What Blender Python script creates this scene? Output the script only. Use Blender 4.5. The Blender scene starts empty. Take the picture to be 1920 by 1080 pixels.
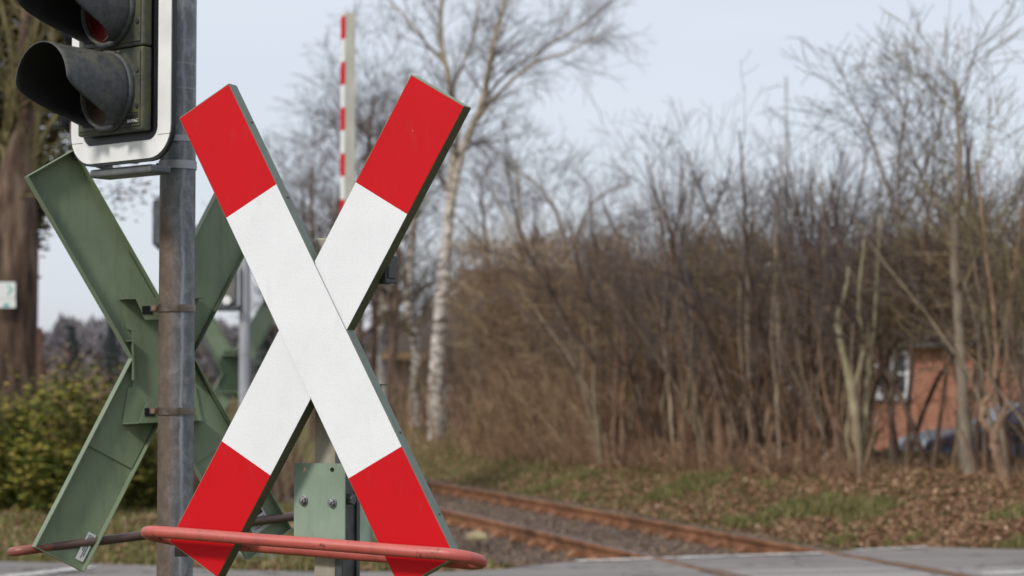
import bpy, bmesh, math, random
import numpy as np
from mathutils import Vector, Matrix, noise as mnoise

random.seed(7)
C = bpy.context.scene.collection
R = math.radians
F = 4000.0                                  # focal length, photo pixels (1920 wide)
HOR = 735.0                                 # photo row of the horizon
CAM = Vector((0.0, 0.0, 1.25))
PIT = math.atan((HOR - 540) / F)

# ---------------------------------------------------------------- measuring helpers
def ray(px, py):
    dx = (px - 960) / F; dz = -(py - 540) / F
    return Vector((dx, math.cos(PIT) - dz * math.sin(PIT), math.sin(PIT) + dz * math.cos(PIT)))
def P(px, py, Y):
    d = ray(px, py)
    return CAM + d * (Y / d.y)
def FL(px, py, z=0.0):
    d = ray(px, py)
    return CAM + d * ((z - CAM.z) / d.z)

# ---------------------------------------------------------------- track line
_far = [(543, 861), (806, 905), (1000, 936), (1150, 963), (1400, 1009), (1524, 1030), (1792, 1079)]
_pts = [FL(*p) for p in _far]
_c = np.polyfit([p.y for p in _pts], [p.x for p in _pts], 2)
_c = [float(v) for v in _c]
_y1, _y0 = _pts[0].y, 8.0
def rail_x(y):
    q = min(max(y, _y0), _y1)
    return (_c[0] * q + _c[1]) * q + _c[2] + (2 * _c[0] * q + _c[1]) * (y - q)
def rail_s(y):
    y = min(max(y, _y0), _y1)
    return 2 * _c[0] * y + _c[1]
def rail_d(x, y):                           # distance to the far rail, + on the bank side
    s = rail_s(y)
    return (x - rail_x(y)) / math.sqrt(1 + s * s)
def sm(a, b, t):
    t = min(1, max(0, (t - a) / (b - a)))
    return t * t * (3 - 2 * t)
def gz(x, y):
    d = rail_d(x, y)
    z = -0.05
    if d > -3.4:
        z += -0.12 * sm(-3.2, -2.2, d)
        z += 0.58 * sm(0.7, 3.3, d)
        z -= 0.72 * sm(6.5, 10.5, d)
    if d > 0.6 or d < -2.4:
        z += 0.05 * mnoise.noise(Vector((x * .9, y * .9, 0))) * sm(.6, 1.5, abs(d + .75) - .75)
    if y > 60: z += 0.012 * (y - 60)
    return z
def G(px, py):
    d = ray(px, py)
    if d.z > -.004: return CAM + d * 120
    t = max(8.0, (0.66 - CAM.z) / d.z); t1 = min(120, (-1.1 - CAM.z) / d.z); st = .6
    while t < t1:
        p = CAM + d * t
        if p.z < gz(p.x, p.y):
            a, b = t - st, t
            for _ in range(6):
                m = (a + b) / 2; q = CAM + d * m
                if q.z < gz(q.x, q.y): b = m
                else: a = m
            p = CAM + d * b
            return Vector((p.x, p.y, gz(p.x, p.y)))
        t += st
    p = CAM + d * min(t, 120)
    return Vector((p.x, p.y, gz(p.x, p.y)))

# ---------------------------------------------------------------- materials
def new_mat(name):
    m = bpy.data.materials.new(name); m.use_nodes = True
    nt = m.node_tree; b = nt.nodes['Principled BSDF']
    return m, nt, b
def ramp(nt, fac, stops):
    r = nt.nodes.new('ShaderNodeValToRGB')
    el = r.color_ramp.elements
    while len(el) < len(stops): el.new(0.5)
    for e, (p, c) in zip(el, stops):
        e.position = p; e.color = (*c, 1)
    nt.links.new(fac, r.inputs[0]); return r.outputs[0]
def coord(nt, scale=(1, 1, 1), kind='Object'):
    t = nt.nodes.new('ShaderNodeTexCoord'); m = nt.nodes.new('ShaderNodeMapping')
    m.inputs['Scale'].default_value = scale
    nt.links.new(t.outputs[kind], m.inputs[0]); return m.outputs[0]
def nz(nt, vec, scale, detail=5, rough=.55, dist=0):
    n = nt.nodes.new('ShaderNodeTexNoise')
    n.inputs['Scale'].default_value = scale; n.inputs['Detail'].default_value = detail
    n.inputs['Roughness'].default_value = rough; n.inputs['Distortion'].default_value = dist
    nt.links.new(vec, n.inputs['Vector']); return n.outputs[0]
def mix(nt, fac, a, b, mode='MIX'):
    m = nt.nodes.new('ShaderNodeMix'); m.data_type = 'RGBA'; m.blend_type = mode
    for s, v in ((m.inputs[0], fac), (m.inputs[6], a), (m.inputs[7], b)):
        if isinstance(v, bpy.types.NodeSocket): nt.links.new(v, s)
        elif isinstance(v, tuple): s.default_value = (*v, 1)
        else: s.default_value = v
    return m.outputs[2]
def math_n(nt, op, a, b=None):
    m = nt.nodes.new('ShaderNodeMath'); m.operation = op
    for s, v in ((m.inputs[0], a), (m.inputs[1], b)):
        if v is None: continue
        if isinstance(v, bpy.types.NodeSocket): nt.links.new(v, s)
        else: s.default_value = v
    return m.outputs[0]
def bump(nt, b, h, strength=.3, dist=.01):
    n = nt.nodes.new('ShaderNodeBump'); n.inputs['Strength'].default_value = strength
    n.inputs['Distance'].default_value = dist
    nt.links.new(h, n.inputs['Height']); nt.links.new(n.outputs[0], b.inputs['Normal'])
def mottled(name, stops, scale=8, rough=.7, metal=0, stretch=(1, 1, 1), bmp=0, bd=.005, detail=6, island=0.0):
    m, nt, b = new_mat(name)
    v = coord(nt, stretch)
    n = nz(nt, v, scale, detail)
    c = ramp(nt, n, stops)
    if island:
        g = nt.nodes.new('ShaderNodeNewGeometry')
        f = math_n(nt, 'MULTIPLY_ADD', g.outputs['Random Per Island'], island * 2)
        nt.nodes[-1].inputs[2].default_value = 1 - island
        mm = nt.nodes.new('ShaderNodeVectorMath'); mm.operation = 'SCALE'
        nt.links.new(c, mm.inputs[0]); nt.links.new(f, mm.inputs[3]); c = mm.outputs[0]
    nt.links.new(c, b.inputs['Base Color'])
    b.inputs['Roughness'].default_value = rough; b.inputs['Metallic'].default_value = metal
    if bmp: bump(nt, b, n, bmp, bd)
    return m
def island_ramp(name, stops, rough=.8, trans=0.0):
    m, nt, b = new_mat(name)
    g = nt.nodes.new('ShaderNodeNewGeometry')
    c = ramp(nt, g.outputs['Random Per Island'], stops)
    nt.links.new(c, b.inputs['Base Color']); b.inputs['Roughness'].default_value = rough
    b.inputs['Specular IOR Level'].default_value = .2
    return m

M = {}
# painted sheeting
def sheeting(name, col, cell):
    m, nt, b = new_mat(name)
    v = coord(nt)
    n = nz(nt, v, 6, 6)
    grime = nz(nt, coord(nt, (1, 1, .35)), 24, 8, .7)
    c = mix(nt, ramp(nt, n, [(.35, (0, 0, 0)), (.7, (.5, .5, .5))]), col, tuple(x * .86 for x in col))
    if cell:
        vo = nt.nodes.new('ShaderNodeTexVoronoi'); vo.inputs['Scale'].default_value = 250; vo.inputs['Randomness'].default_value = .35
        nt.links.new(v, vo.inputs['Vector'])
        f = ramp(nt, vo.outputs[0], [(.0, (0, 0, 0)), (.42, (0, 0, 0)), (.6, (1, 1, 1))])
        c = mix(nt, math_n(nt, 'MULTIPLY', f, .16), c, (.42, .43, .46))
    c = mix(nt, math_n(nt, 'MULTIPLY', ramp(nt, grime, [(.56, (0, 0, 0)), (.78, (1, 1, 1))]), .3), c, tuple(x * .62 + .05 for x in col))
    # tiny chips
    vo2 = nt.nodes.new('ShaderNodeTexVoronoi'); vo2.inputs['Scale'].default_value = 9
    vo2.inputs['Randomness'].default_value = 1
    nt.links.new(v, vo2.inputs['Vector'])
    chip = ramp(nt, vo2.outputs[0], [(.0, (1, 1, 1)), (.022, (1, 1, 1)), (.03, (0, 0, 0))])
    c = mix(nt, math_n(nt, 'MULTIPLY', chip, .7 if not cell else .25), c, (.6, .5, .45) if not cell else (.3, .3, .28))
    nt.links.new(c, b.inputs['Base Color'])
    b.inputs['Roughness'].default_value = .5
    b.inputs['Specular IOR Level'].default_value = .15
    return m
M['red'] = sheeting('red_sheeting', (.60, .006, .012), False)
M['white'] = sheeting('white_sheeting', (.86, .875, .90), True)
def paint(name, col, rough=.5, grime=(.03, .035, .02), amt=.5, scale=5, edge=True):
    m, nt, b = new_mat(name)
    v = coord(nt)
    a = nz(nt, v, scale, 7, .6); f = nz(nt, coord(nt, (1, 1, .16)), scale * 6, 8, .7)
    c = mix(nt, ramp(nt, a, [(.3, (0, 0, 0)), (.75, (1, 1, 1))]), tuple(x * .82 for x in col), tuple(min(1, x * 1.15) for x in col))
    c = mix(nt, math_n(nt, 'MULTIPLY', ramp(nt, f, [(.5, (0, 0, 0)), (.8, (1, 1, 1))]), amt), c, grime)
    nt.links.new(c, b.inputs['Base Color'])
    r = ramp(nt, a, [(.2, (rough - .1,) * 3), (.8, (rough + .12,) * 3)])
    nt.links.new(r, b.inputs['Roughness'])
    bump(nt, b, f, .12, .002)
    return m
M['green'] = paint('green_back_paint', (.205, .262, .168), .5, (.07, .08, .045), amt=.5)
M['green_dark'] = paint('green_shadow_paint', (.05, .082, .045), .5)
M['flange'] = paint('flange_paint', (.15, .19, .15), .45, (.05, .06, .02), .6, 9)
M['flange_shaded'] = paint('shaded_flange_paint', (.075, .08, .04), .55, (.06, .055, .01), .8, 12)  # shade painted in: darker copy of the flange paint for the down-facing flange
M['plate'] = paint('pale_green_paint', (.27, .36, .28), .5, (.09, .1, .05), .3, 6)
M['hoop_red'] = paint('faded_red_paint', (.56, .14, .115), .5, (.12, .06, .045), .55, 7)
M['hoop_brown'] = paint('brown_primer_paint', (.10, .055, .045), .55, (.03, .02, .015), .6, 8)
M['concrete'] = mottled('post_concrete', [(.3, (.17, .15, .115)), (.5, (.34, .31, .25)), (.75, (.5, .47, .4))], 14, .85, bmp=.4, bd=.004, stretch=(1, 1, .35))
M['steel_dark'] = mottled('dark_steel', [(.3, (.05, .052, .055)), (.7, (.14, .145, .155))], 18, .45, .6, bmp=.15, bd=.002)
M['zinc'] = mottled('zinc_bolt', [(.3, (.16, .17, .18)), (.7, (.34, .35, .36))], 60, .4, .7)
M['band'] = mottled('clamp_band_steel', [(.3, (.10, .075, .06)), (.7, (.26, .22, .19))], 30, .35, .8)
M['rust_bolt'] = mottled('rusty_bolt', [(.3, (.1, .045, .02)), (.7, (.33, .2, .12))], 80, .7)
M['black'] = mottled('black_board', [(.3, (.010, .011, .013)), (.7, (.022, .023, .026))], 12, .4)
M['cream'] = paint('cream_boom_paint', (.62, .6, .5), .45, (.3, .28, .2), .3, 4)
M['frame_white'] = paint('white_board_edge', (.87, .87, .87), .4, (.68, .69, .66), .2, 5)
M['galv'] = mottled('galvanised_pole', [(.3, (.28, .29, .30)), (.7, (.42, .43, .46))], 9, .45, .3, stretch=(1, 1, .3))
M['steel_mid'] = mottled('grey_steel', [(.3, (.09, .095, .10)), (.7, (.2, .205, .21))], 14, .5, .4)
M['label'] = mottled('label_print', [(.42, (.62, .63, .64)), (.5, (.5, .52, .53)), (.56, (.68, .69, .7))], 220, .5, stretch=(1, 1, 4))
M['ink'] = mottled('black_ink', [(.3, (.012, .012, .012)), (.7, (.02, .02, .02))], 30, .5)
M['ink_red'] = mottled('red_ink', [(.3, (.5, .03, .03)), (.7, (.6, .05, .04))], 30, .5)

def chipped(name, col, rust):
    m = paint(name, col, .42, (.14, .06, .04), .6, 7); nt = m.node_tree; b = nt.nodes['Principled BSDF']
    c0 = b.inputs['Base Color'].links[0].from_socket
    v = coord(nt, (1, 1, 1)); n = nz(nt, v, 55, 7, .75); l = nz(nt, v, 5, 3)
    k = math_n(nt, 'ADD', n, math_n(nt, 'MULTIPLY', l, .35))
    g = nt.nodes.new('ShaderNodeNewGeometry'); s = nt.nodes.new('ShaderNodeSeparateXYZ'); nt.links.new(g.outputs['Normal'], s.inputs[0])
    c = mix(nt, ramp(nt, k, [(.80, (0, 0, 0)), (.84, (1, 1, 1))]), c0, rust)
    up = ramp(nt, s.outputs[2], [(.0, (0, 0, 0)), (.8, (1, 1, 1))])  # top light put into the paint: colour goes paler on upward faces
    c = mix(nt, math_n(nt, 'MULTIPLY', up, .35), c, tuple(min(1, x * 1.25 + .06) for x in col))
    nt.links.new(c, b.inputs['Base Color']); return m
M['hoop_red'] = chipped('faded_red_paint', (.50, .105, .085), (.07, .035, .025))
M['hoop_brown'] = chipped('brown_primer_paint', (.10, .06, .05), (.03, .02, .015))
def m_pole():
    m, nt, b = new_mat('weathered_steel_pole')
    t = nt.nodes.new('ShaderNodeTexCoord'); s = nt.nodes.new('ShaderNodeSeparateXYZ')
    nt.links.new(t.outputs['Object'], s.inputs[0])
    n1 = nz(nt, coord(nt, (1, 1, .3)), 14, 8, .65, .6)
    n2 = nz(nt, coord(nt, (1, 1, .8)), 26, 9, .75, .35)
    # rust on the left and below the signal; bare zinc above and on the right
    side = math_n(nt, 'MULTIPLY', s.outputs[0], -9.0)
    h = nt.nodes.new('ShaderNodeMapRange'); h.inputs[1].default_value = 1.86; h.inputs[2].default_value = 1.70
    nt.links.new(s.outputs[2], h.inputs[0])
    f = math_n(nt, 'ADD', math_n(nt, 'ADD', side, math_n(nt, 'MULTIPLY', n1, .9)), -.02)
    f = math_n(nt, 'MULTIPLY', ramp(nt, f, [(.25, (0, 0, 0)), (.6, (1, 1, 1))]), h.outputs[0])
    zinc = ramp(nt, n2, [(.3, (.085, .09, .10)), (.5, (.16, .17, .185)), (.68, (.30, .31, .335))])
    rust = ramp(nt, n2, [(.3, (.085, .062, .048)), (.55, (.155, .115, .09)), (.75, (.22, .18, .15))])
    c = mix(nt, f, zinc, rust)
    # pale streak down the right flank, edges broken by noise
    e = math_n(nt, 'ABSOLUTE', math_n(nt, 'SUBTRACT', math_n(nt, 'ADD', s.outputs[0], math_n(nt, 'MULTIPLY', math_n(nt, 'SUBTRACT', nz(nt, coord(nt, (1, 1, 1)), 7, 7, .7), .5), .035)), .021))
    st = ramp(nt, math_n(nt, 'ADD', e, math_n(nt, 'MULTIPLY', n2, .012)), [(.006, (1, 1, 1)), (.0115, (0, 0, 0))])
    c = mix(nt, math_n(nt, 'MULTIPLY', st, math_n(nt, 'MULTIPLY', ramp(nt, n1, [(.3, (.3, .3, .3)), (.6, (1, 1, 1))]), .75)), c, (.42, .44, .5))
    # pale weld rings
    for z0 in (2.125, 2.058):
        e = math_n(nt, 'ABSOLUTE', math_n(nt, 'SUBTRACT', math_n(nt, 'ADD', s.outputs[2], math_n(nt, 'MULTIPLY', n2, .006)), z0 + .003))
        st = ramp(nt, e, [(.001, (1, 1, 1)), (.0035, (0, 0, 0))])
        c = mix(nt, math_n(nt, 'MULTIPLY', st, .5), c, (.36, .37, .38))
    nt.links.new(c, b.inputs['Base Color'])
    b.inputs['Metallic'].default_value = .25
    nt.links.new(ramp(nt, f, [(0, (.42,) * 3), (1, (.7,) * 3)]), b.inputs['Roughness'])
    bump(nt, b, n2, .12, .002)
    return m
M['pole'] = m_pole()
def m_moss(name, base, moss, lo=.45, hi=.7, rough=.6, topbias=.3):
    m, nt, b = new_mat(name)
    v = coord(nt)
    n = nz(nt, v, 16, 8, .65); f = nz(nt, v, 70, 6, .6)
    g = nt.nodes.new('ShaderNodeNewGeometry'); s = nt.nodes.new('ShaderNodeSeparateXYZ')
    nt.links.new(g.outputs['Normal'], s.inputs[0])
    k = math_n(nt, 'ADD', n, math_n(nt, 'MULTIPLY', s.outputs[2], topbias * .5))
    c = mix(nt, ramp(nt, f, [(.35, (0, 0, 0)), (.7, (1, 1, 1))]), tuple(x * .7 for x in base), tuple(x * 1.35 for x in base))
    c = mix(nt, math_n(nt, 'MULTIPLY', ramp(nt, k, [(lo, (0, 0, 0)), (hi, (1, 1, 1))]), .8), c, moss)
    nt.links.new(c, b.inputs['Base Color']); b.inputs['Roughness'].default_value = rough
    bump(nt, b, f, .25, .002)
    return m
M['housing'] = m_moss('mossy_signal_housing', (.058, .062, .055), (.12, .12, .04), .40, .68)
M['visor'] = m_moss('weathered_visor', (.052, .057, .065), (.15, .14, .10), .50, .74, .6, .35)
M['visor_in'] = mottled('visor_inside_black', [(.3, (.004, .004, .005)), (.7, (.009, .009, .010))], 20, .75)
M['visor_blue'] = mottled('dark_blue_visor', [(.3, (.018, .02, .04)), (.7, (.032, .035, .06))], 14, .5)
m, nt, b = new_mat('dark_red_lens'); b.inputs['Base Color'].default_value = (.055, .003, .005, 1); b.inputs['Roughness'].default_value = .15; M['lens_red'] = m
m, nt, b = new_mat('dark_amber_lens'); b.inputs['Base Color'].default_value = (.03, .022, .018, 1); b.inputs['Roughness'].default_value = .25; M['lens_dark'] = m
# rail
M['rail'] = mottled('rusty_rail', [(.3, (.10, .045, .02)), (.5, (.23, .10, .045)), (.72, (.36, .175, .085))], 4, .85, stretch=(1, 1, 1), bmp=.2)
M['rail_top'] = mottled('rail_head_worn', [(.3, (.10, .07, .055)), (.7, (.2, .15, .12))], 5, .5, .3)
M['sleeper'] = mottled('old_sleeper', [(.3, (.06, .04, .03)), (.7, (.16, .11, .085))], 9, .9, bmp=.4)
M['ballast'] = mottled('dirty_ballast', [(.3, (.05, .034, .024)), (.5, (.12, .083, .06)), (.7, (.2, .145, .105))], 14, .95, bmp=.8, bd=.03, detail=8)

def m_ground():
    m, nt, b = new_mat('leafy_verge')
    v = coord(nt, (1, 1, 1))
    big = nz(nt, v, .55, 5, .6); mid = nz(nt, v, 2.6, 6, .65); fine = nz(nt, v, 17, 8, .7)
    brown = ramp(nt, fine, [(.3, (.085, .046, .027)), (.5, (.2, .115, .068)), (.66, (.34, .21, .13))])
    green = ramp(nt, fine, [(.3, (.05, .06, .02)), (.55, (.13, .135, .045)), (.75, (.21, .19, .085))])
    f = math_n(nt, 'ADD', math_n(nt, 'MULTIPLY', big, .6), math_n(nt, 'MULTIPLY', mid, .5))
    a = nt.nodes.new('ShaderNodeAttribute'); a.attribute_name = 'greenness'
    f = math_n(nt, 'ADD', f, math_n(nt, 'MULTIPLY_ADD', a.outputs['Fac'], .34))
    nt.nodes[-1].inputs[2].default_value = 0
    c = mix(nt, ramp(nt, f, [(.60, (0, 0, 0)), (.86, (.9, .9, .9))]), brown, green)
    nt.links.new(c, b.inputs['Base Color']); b.inputs['Roughness'].default_value = .95
    b.inputs['Specular IOR Level'].default_value = .1
    bump(nt, b, fine, .8, .04)
    return m
M['ground'] = m_ground()
def m_asphalt(name, lo, hi):
    m, nt, b = new_mat(name)
    v = coord(nt)
    a = nz(nt, coord(nt, (.25, 1.4, 1)), 1.6, 6, .6); f = nz(nt, v, 90, 5, .7); k = nz(nt, coord(nt, (.6, 2.2, 1)), 5, 8, .7, .5)
    c = mix(nt, ramp(nt, a, [(.3, (0, 0, 0)), (.7, (1, 1, 1))]), lo, hi)
    c = mix(nt, math_n(nt, 'MULTIPLY', ramp(nt, f, [(.35, (1, 1, 1)), (.7, (0, 0, 0))]), .45), c, tuple(x * .45 for x in lo))
    c = mix(nt, math_n(nt, 'MULTIPLY', ramp(nt, k, [(.56, (0, 0, 0)), (.72, (1, 1, 1))]), .6), c, (.13, .10, .08))
    vo = nt.nodes.new('ShaderNodeTexVoronoi'); vo.feature = 'DISTANCE_TO_EDGE'; vo.inputs['Scale'].default_value = .55
    wv = nt.nodes.new('ShaderNodeVectorMath'); wv.operation = 'ADD'; nn = nt.nodes.new('ShaderNodeTexNoise'); nn.inputs['Scale'].default_value = 3; nt.links.new(v, nn.inputs['Vector'])
    nt.links.new(v, wv.inputs[0]); nt.links.new(nn.outputs['Color'], wv.inputs[1]); nt.links.new(wv.outputs[0], vo.inputs['Vector'])
    c = mix(nt, math_n(nt, 'MULTIPLY', ramp(nt, vo.outputs[0], [(.008, (1, 1, 1)), (.02, (0, 0, 0))]), .7), c, (.05, .045, .04))
    nt.links.new(c, b.inputs['Base Color']); b.inputs['Roughness'].default_value = .8
    bump(nt, b, f, .5, .006)
    return m
M['asphalt'] = m_asphalt('grey_asphalt', (.21, .186, .168), (.33, .30, .275))
M['panel'] = m_asphalt('crossing_concrete', (.30, .275, .255), (.43, .40, .375))
M['line'] = mottled('worn_road_paint', [(.36, (.2, .19, .18)), (.5, (.6, .58, .55)), (.7, (.75, .74, .7))], 11, .7, detail=8)
M['rust_stain'] = mottled('rust_stained_groove', [(.3, (.10, .055, .03)), (.6, (.2, .12, .07))], 8, .9)
# vegetation
def bark(name, stops, scale=9, stretch=(1, 1, .5), isl=.2):
    return mottled(name, stops, scale, .9, 0, stretch, bmp=.3, bd=.01, island=isl)
def m_birch():
    m, nt, b = new_mat('birch_bark')
    v = coord(nt, (1, 1, 3.2))
    n = nz(nt, v, 5.5, 6, .7, .4); f = nz(nt, v, 22, 5)
    c = mix(nt, ramp(nt, n, [(.49, (0, 0, 0)), (.55, (1, 1, 1))]), (.78, .73, .68), (.06, .045, .04))
    c = mix(nt, math_n(nt, 'MULTIPLY', f, .4), c, (.3, .24, .18))
    t = nt.nodes.new('ShaderNodeTexCoord'); s = nt.nodes.new('ShaderNodeSeparateXYZ'); nt.links.new(t.outputs['Object'], s.inputs[0])
    h = nt.nodes.new('ShaderNodeMapRange'); h.inputs[1].default_value = 3.4; h.inputs[2].default_value = 6.5
    nt.links.new(s.outputs[2], h.inputs[0])
    tan = ramp(nt, n, [(.4, (.45, .37, .26)), (.6, (.26, .21, .14))])
    c = mix(nt, h.outputs[0], c, tan)
    nt.links.new(c, b.inputs['Base Color']); b.inputs['Roughness'].default_value = .8
    return m
M['birch'] = m_birch()
M['bark_grey'] = bark('grey_green_bark', [(.3, (.14, .11, .085)), (.6, (.27, .22, .165))])
M['bark_pale'] = bark('pale_sapling_bark', [(.3, (.24, .18, .125)), (.6, (.44, .35, .25))])
M['bark_yellow'] = bark('lichen_bark', [(.3, (.22, .185, .095)), (.6, (.38, .33, .18))])
M['bark_clump'] = bark('pale_yellow_stem_bark', [(.3, (.21, .18, .10)), (.6, (.38, .335, .21))])
M['bark_tan'] = bark('tan_stem_bark', [(.3, (.17, .13, .085)), (.6, (.30, .24, .165))])
M['bark_limb'] = bark('mossy_limb_bark', [(.3, (.10, .085, .035)), (.6, (.2, .17, .075))])
M['bark_brown'] = bark('brown_bark', [(.3, (.15, .09, .06)), (.6, (.31, .2, .13))])
M['bark_big'] = bark('old_trunk_bark', [(.36, (.035, .02, .013)), (.5, (.10, .06, .04)), (.64, (.2, .14, .10))], 7, (1, 1, .22), 0)
M['twig'] = island_ramp('grey_brown_twigs', [(0, (.085, .066, .06)), (.6, (.14, .11, .10)), (1, (.20, .165, .15))])
M['twig_yellow'] = island_ramp('yellow_brown_twigs', [(0, (.11, .085, .055)), (.6, (.2, .16, .095)), (1, (.31, .255, .14))])
M['twig_dark'] = island_ramp('dark_twigs', [(0, (.06, .045, .045)), (.6, (.10, .08, .08)), (1, (.14, .115, .11))])
M['brush'] = island_ramp('brown_brush', [(0, (.15, .092, .06)), (.4, (.30, .185, .115)), (.75, (.44, .30, .19)), (1, (.6, .47, .31))])
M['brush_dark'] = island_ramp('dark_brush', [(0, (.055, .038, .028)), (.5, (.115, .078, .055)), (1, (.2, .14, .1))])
M['tangle'] = island_ramp('olive_brown_twigs', [(0, (.10, .066, .045)), (.45, (.23, .15, .10)), (.8, (.36, .25, .155)), (1, (.5, .4, .22))])
M['tangle_olive'] = island_ramp('olive_twigs', [(0, (.10, .08, .03)), (.5, (.22, .18, .07)), (1, (.40, .34, .13))])
M['brush_red'] = island_ramp('reddish_brown_stalks', [(0, (.13, .07, .045)), (.5, (.28, .165, .10)), (.85, (.40, .26, .165)), (1, (.54, .41, .28))])
M['litter'] = island_ramp('fallen_leaves', [(0, (.11, .056, .034)), (.4, (.23, .125, .072)), (.75, (.35, .21, .125)), (.95, (.45, .3, .19)), (1, (.58, .44, .32))])
M['grass'] = island_ramp('verge_grass', [(0, (.075, .085, .025)), (.45, (.15, .16, .045)), (.75, (.24, .22, .09)), (1, (.36, .28, .16))])
M['leaf_green'] = island_ramp('evergreen_leaves', [(0, (.03, .045, .012)), (.4, (.09, .125, .024)), (.72, (.22, .215, .035)), (1, (.36, .28, .07))])
M['leaf_olive'] = island_ramp('olive_ivy_leaves', [(0, (.045, .036, .014)), (.5, (.12, .095, .035)), (1, (.24, .19, .07))])
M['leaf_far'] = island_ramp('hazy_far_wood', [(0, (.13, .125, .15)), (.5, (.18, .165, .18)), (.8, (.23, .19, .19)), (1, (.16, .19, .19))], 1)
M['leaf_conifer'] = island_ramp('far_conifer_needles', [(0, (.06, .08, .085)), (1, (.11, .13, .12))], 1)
# buildings and car
def m_brick():
    m, nt, b = new_mat('orange_brick')
    br = nt.nodes.new('ShaderNodeTexBrick')
    br.inputs['Scale'].default_value = 1; br.inputs['Brick Width'].default_value = .25; br.inputs['Row Height'].default_value = .083
    br.inputs['Mortar Size'].default_value = .008
    br.inputs['Color1'].default_value = (.40, .13, .07, 1); br.inputs['Color2'].default_value = (.5, .2, .11, 1); br.inputs['Mortar'].default_value = (.4, .34, .28, 1)
    t = nt.nodes.new('ShaderNodeTexCoord'); s = nt.nodes.new('ShaderNodeSeparateXYZ'); k = nt.nodes.new('ShaderNodeCombineXYZ')
    nt.links.new(t.outputs['Object'], s.inputs[0]); nt.links.new(s.outputs[0], k.inputs[0]); nt.links.new(s.outputs[2], k.inputs[1])
    nt.links.new(k.outputs[0], br.inputs['Vector'])
    n = nz(nt, coord(nt), 2.2, 5)
    c = mix(nt, math_n(nt, 'MULTIPLY', n, .5), br.outputs[0], (.3, .12, .07))
    nt.links.new(c, b.inputs['Base Color']); b.inputs['Roughness'].default_value = .9
    return m
M['brick'] = m_brick()
M['roof'] = mottled('dark_tile_roof', [(.3, (.05, .036, .028)), (.7, (.095, .07, .055))], 3, .7, stretch=(1, 1, 5))
M['roof_grey'] = mottled('grey_mossy_roof', [(.3, (.10, .10, .085)), (.7, (.17, .165, .14))], 3, .8, stretch=(1, 1, 4))
M['render'] = mottled('dull_render_wall', [(.3, (.10, .075, .058)), (.7, (.17, .13, .10))], 2, .9)
M['fascia'] = mottled('timber_fascia', [(.3, (.22, .13, .07)), (.7, (.3, .19, .11))], 4, .8)
M['pvc'] = mottled('white_window_frame', [(.3, (.7, .7, .7)), (.7, (.8, .8, .8))], 3, .4)
m, nt, b = new_mat('dark_window_glass'); b.inputs['Base Color'].default_value = (.03, .04, .045, 1); b.inputs['Roughness'].default_value = .08
n_ = nz(nt, coord(nt), 1.5); nt.links.new(ramp(nt, n_, [(.3, (.02, .028, .032)), (.7, (.05, .06, .068))]), b.inputs['Base Color']); M['glass'] = m
m, nt, b = new_mat('skylight_glass'); b.inputs['Base Color'].default_value = (.14, .15, .25, 1); b.inputs['Roughness'].default_value = .15; M['skylight'] = m
m, nt, b = new_mat('car_paint_blue')
nt.links.new(ramp(nt, nz(nt, coord(nt), 3), [(.3, (.016, .017, .036)), (.7, (.026, .025, .05))]), b.inputs['Base Color'])
b.inputs['Roughness'].default_value = .3; b.inputs['Metallic'].default_value = .3; b.inputs['Coat Weight'].default_value = .3; M['car'] = m
M['tyre'] = mottled('tyre_rubber', [(.3, (.012, .012, .012)), (.7, (.025, .025, .025))], 20, .9)
M['rim'] = mottled('alloy_rim', [(.3, (.3, .3, .31)), (.7, (.45, .45, .46))], 20, .35, .8)
M['lamp_glass'] = mottled('headlamp_glass', [(.3, (.4, .4, .42)), (.7, (.55, .55, .58))], 20, .1)
M['fence_red'] = mottled('red_brown_boards', [(.3, (.10, .038, .028)), (.7, (.2, .085, .06))], 6, .8, stretch=(1, 1, .3))
M['sign_white'] = mottled('sign_white', [(.3, (.7, .72, .7)), (.7, (.78, .79, .77))], 6, .5)
M['teal'] = mottled('teal_print', [(.3, (.06, .36, .3)), (.7, (.1, .44, .38))], 6, .5)
M['stone'] = mottled('pale_stone', [(.3, (.3, .24, .12)), (.7, (.5, .42, .25))], 9, .9, bmp=.5)
M['slab'] = mottled('grey_broken_slab', [(.3, (.14, .14, .14)), (.7, (.28, .28, .28))], 9, .9, bmp=.5)

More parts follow.
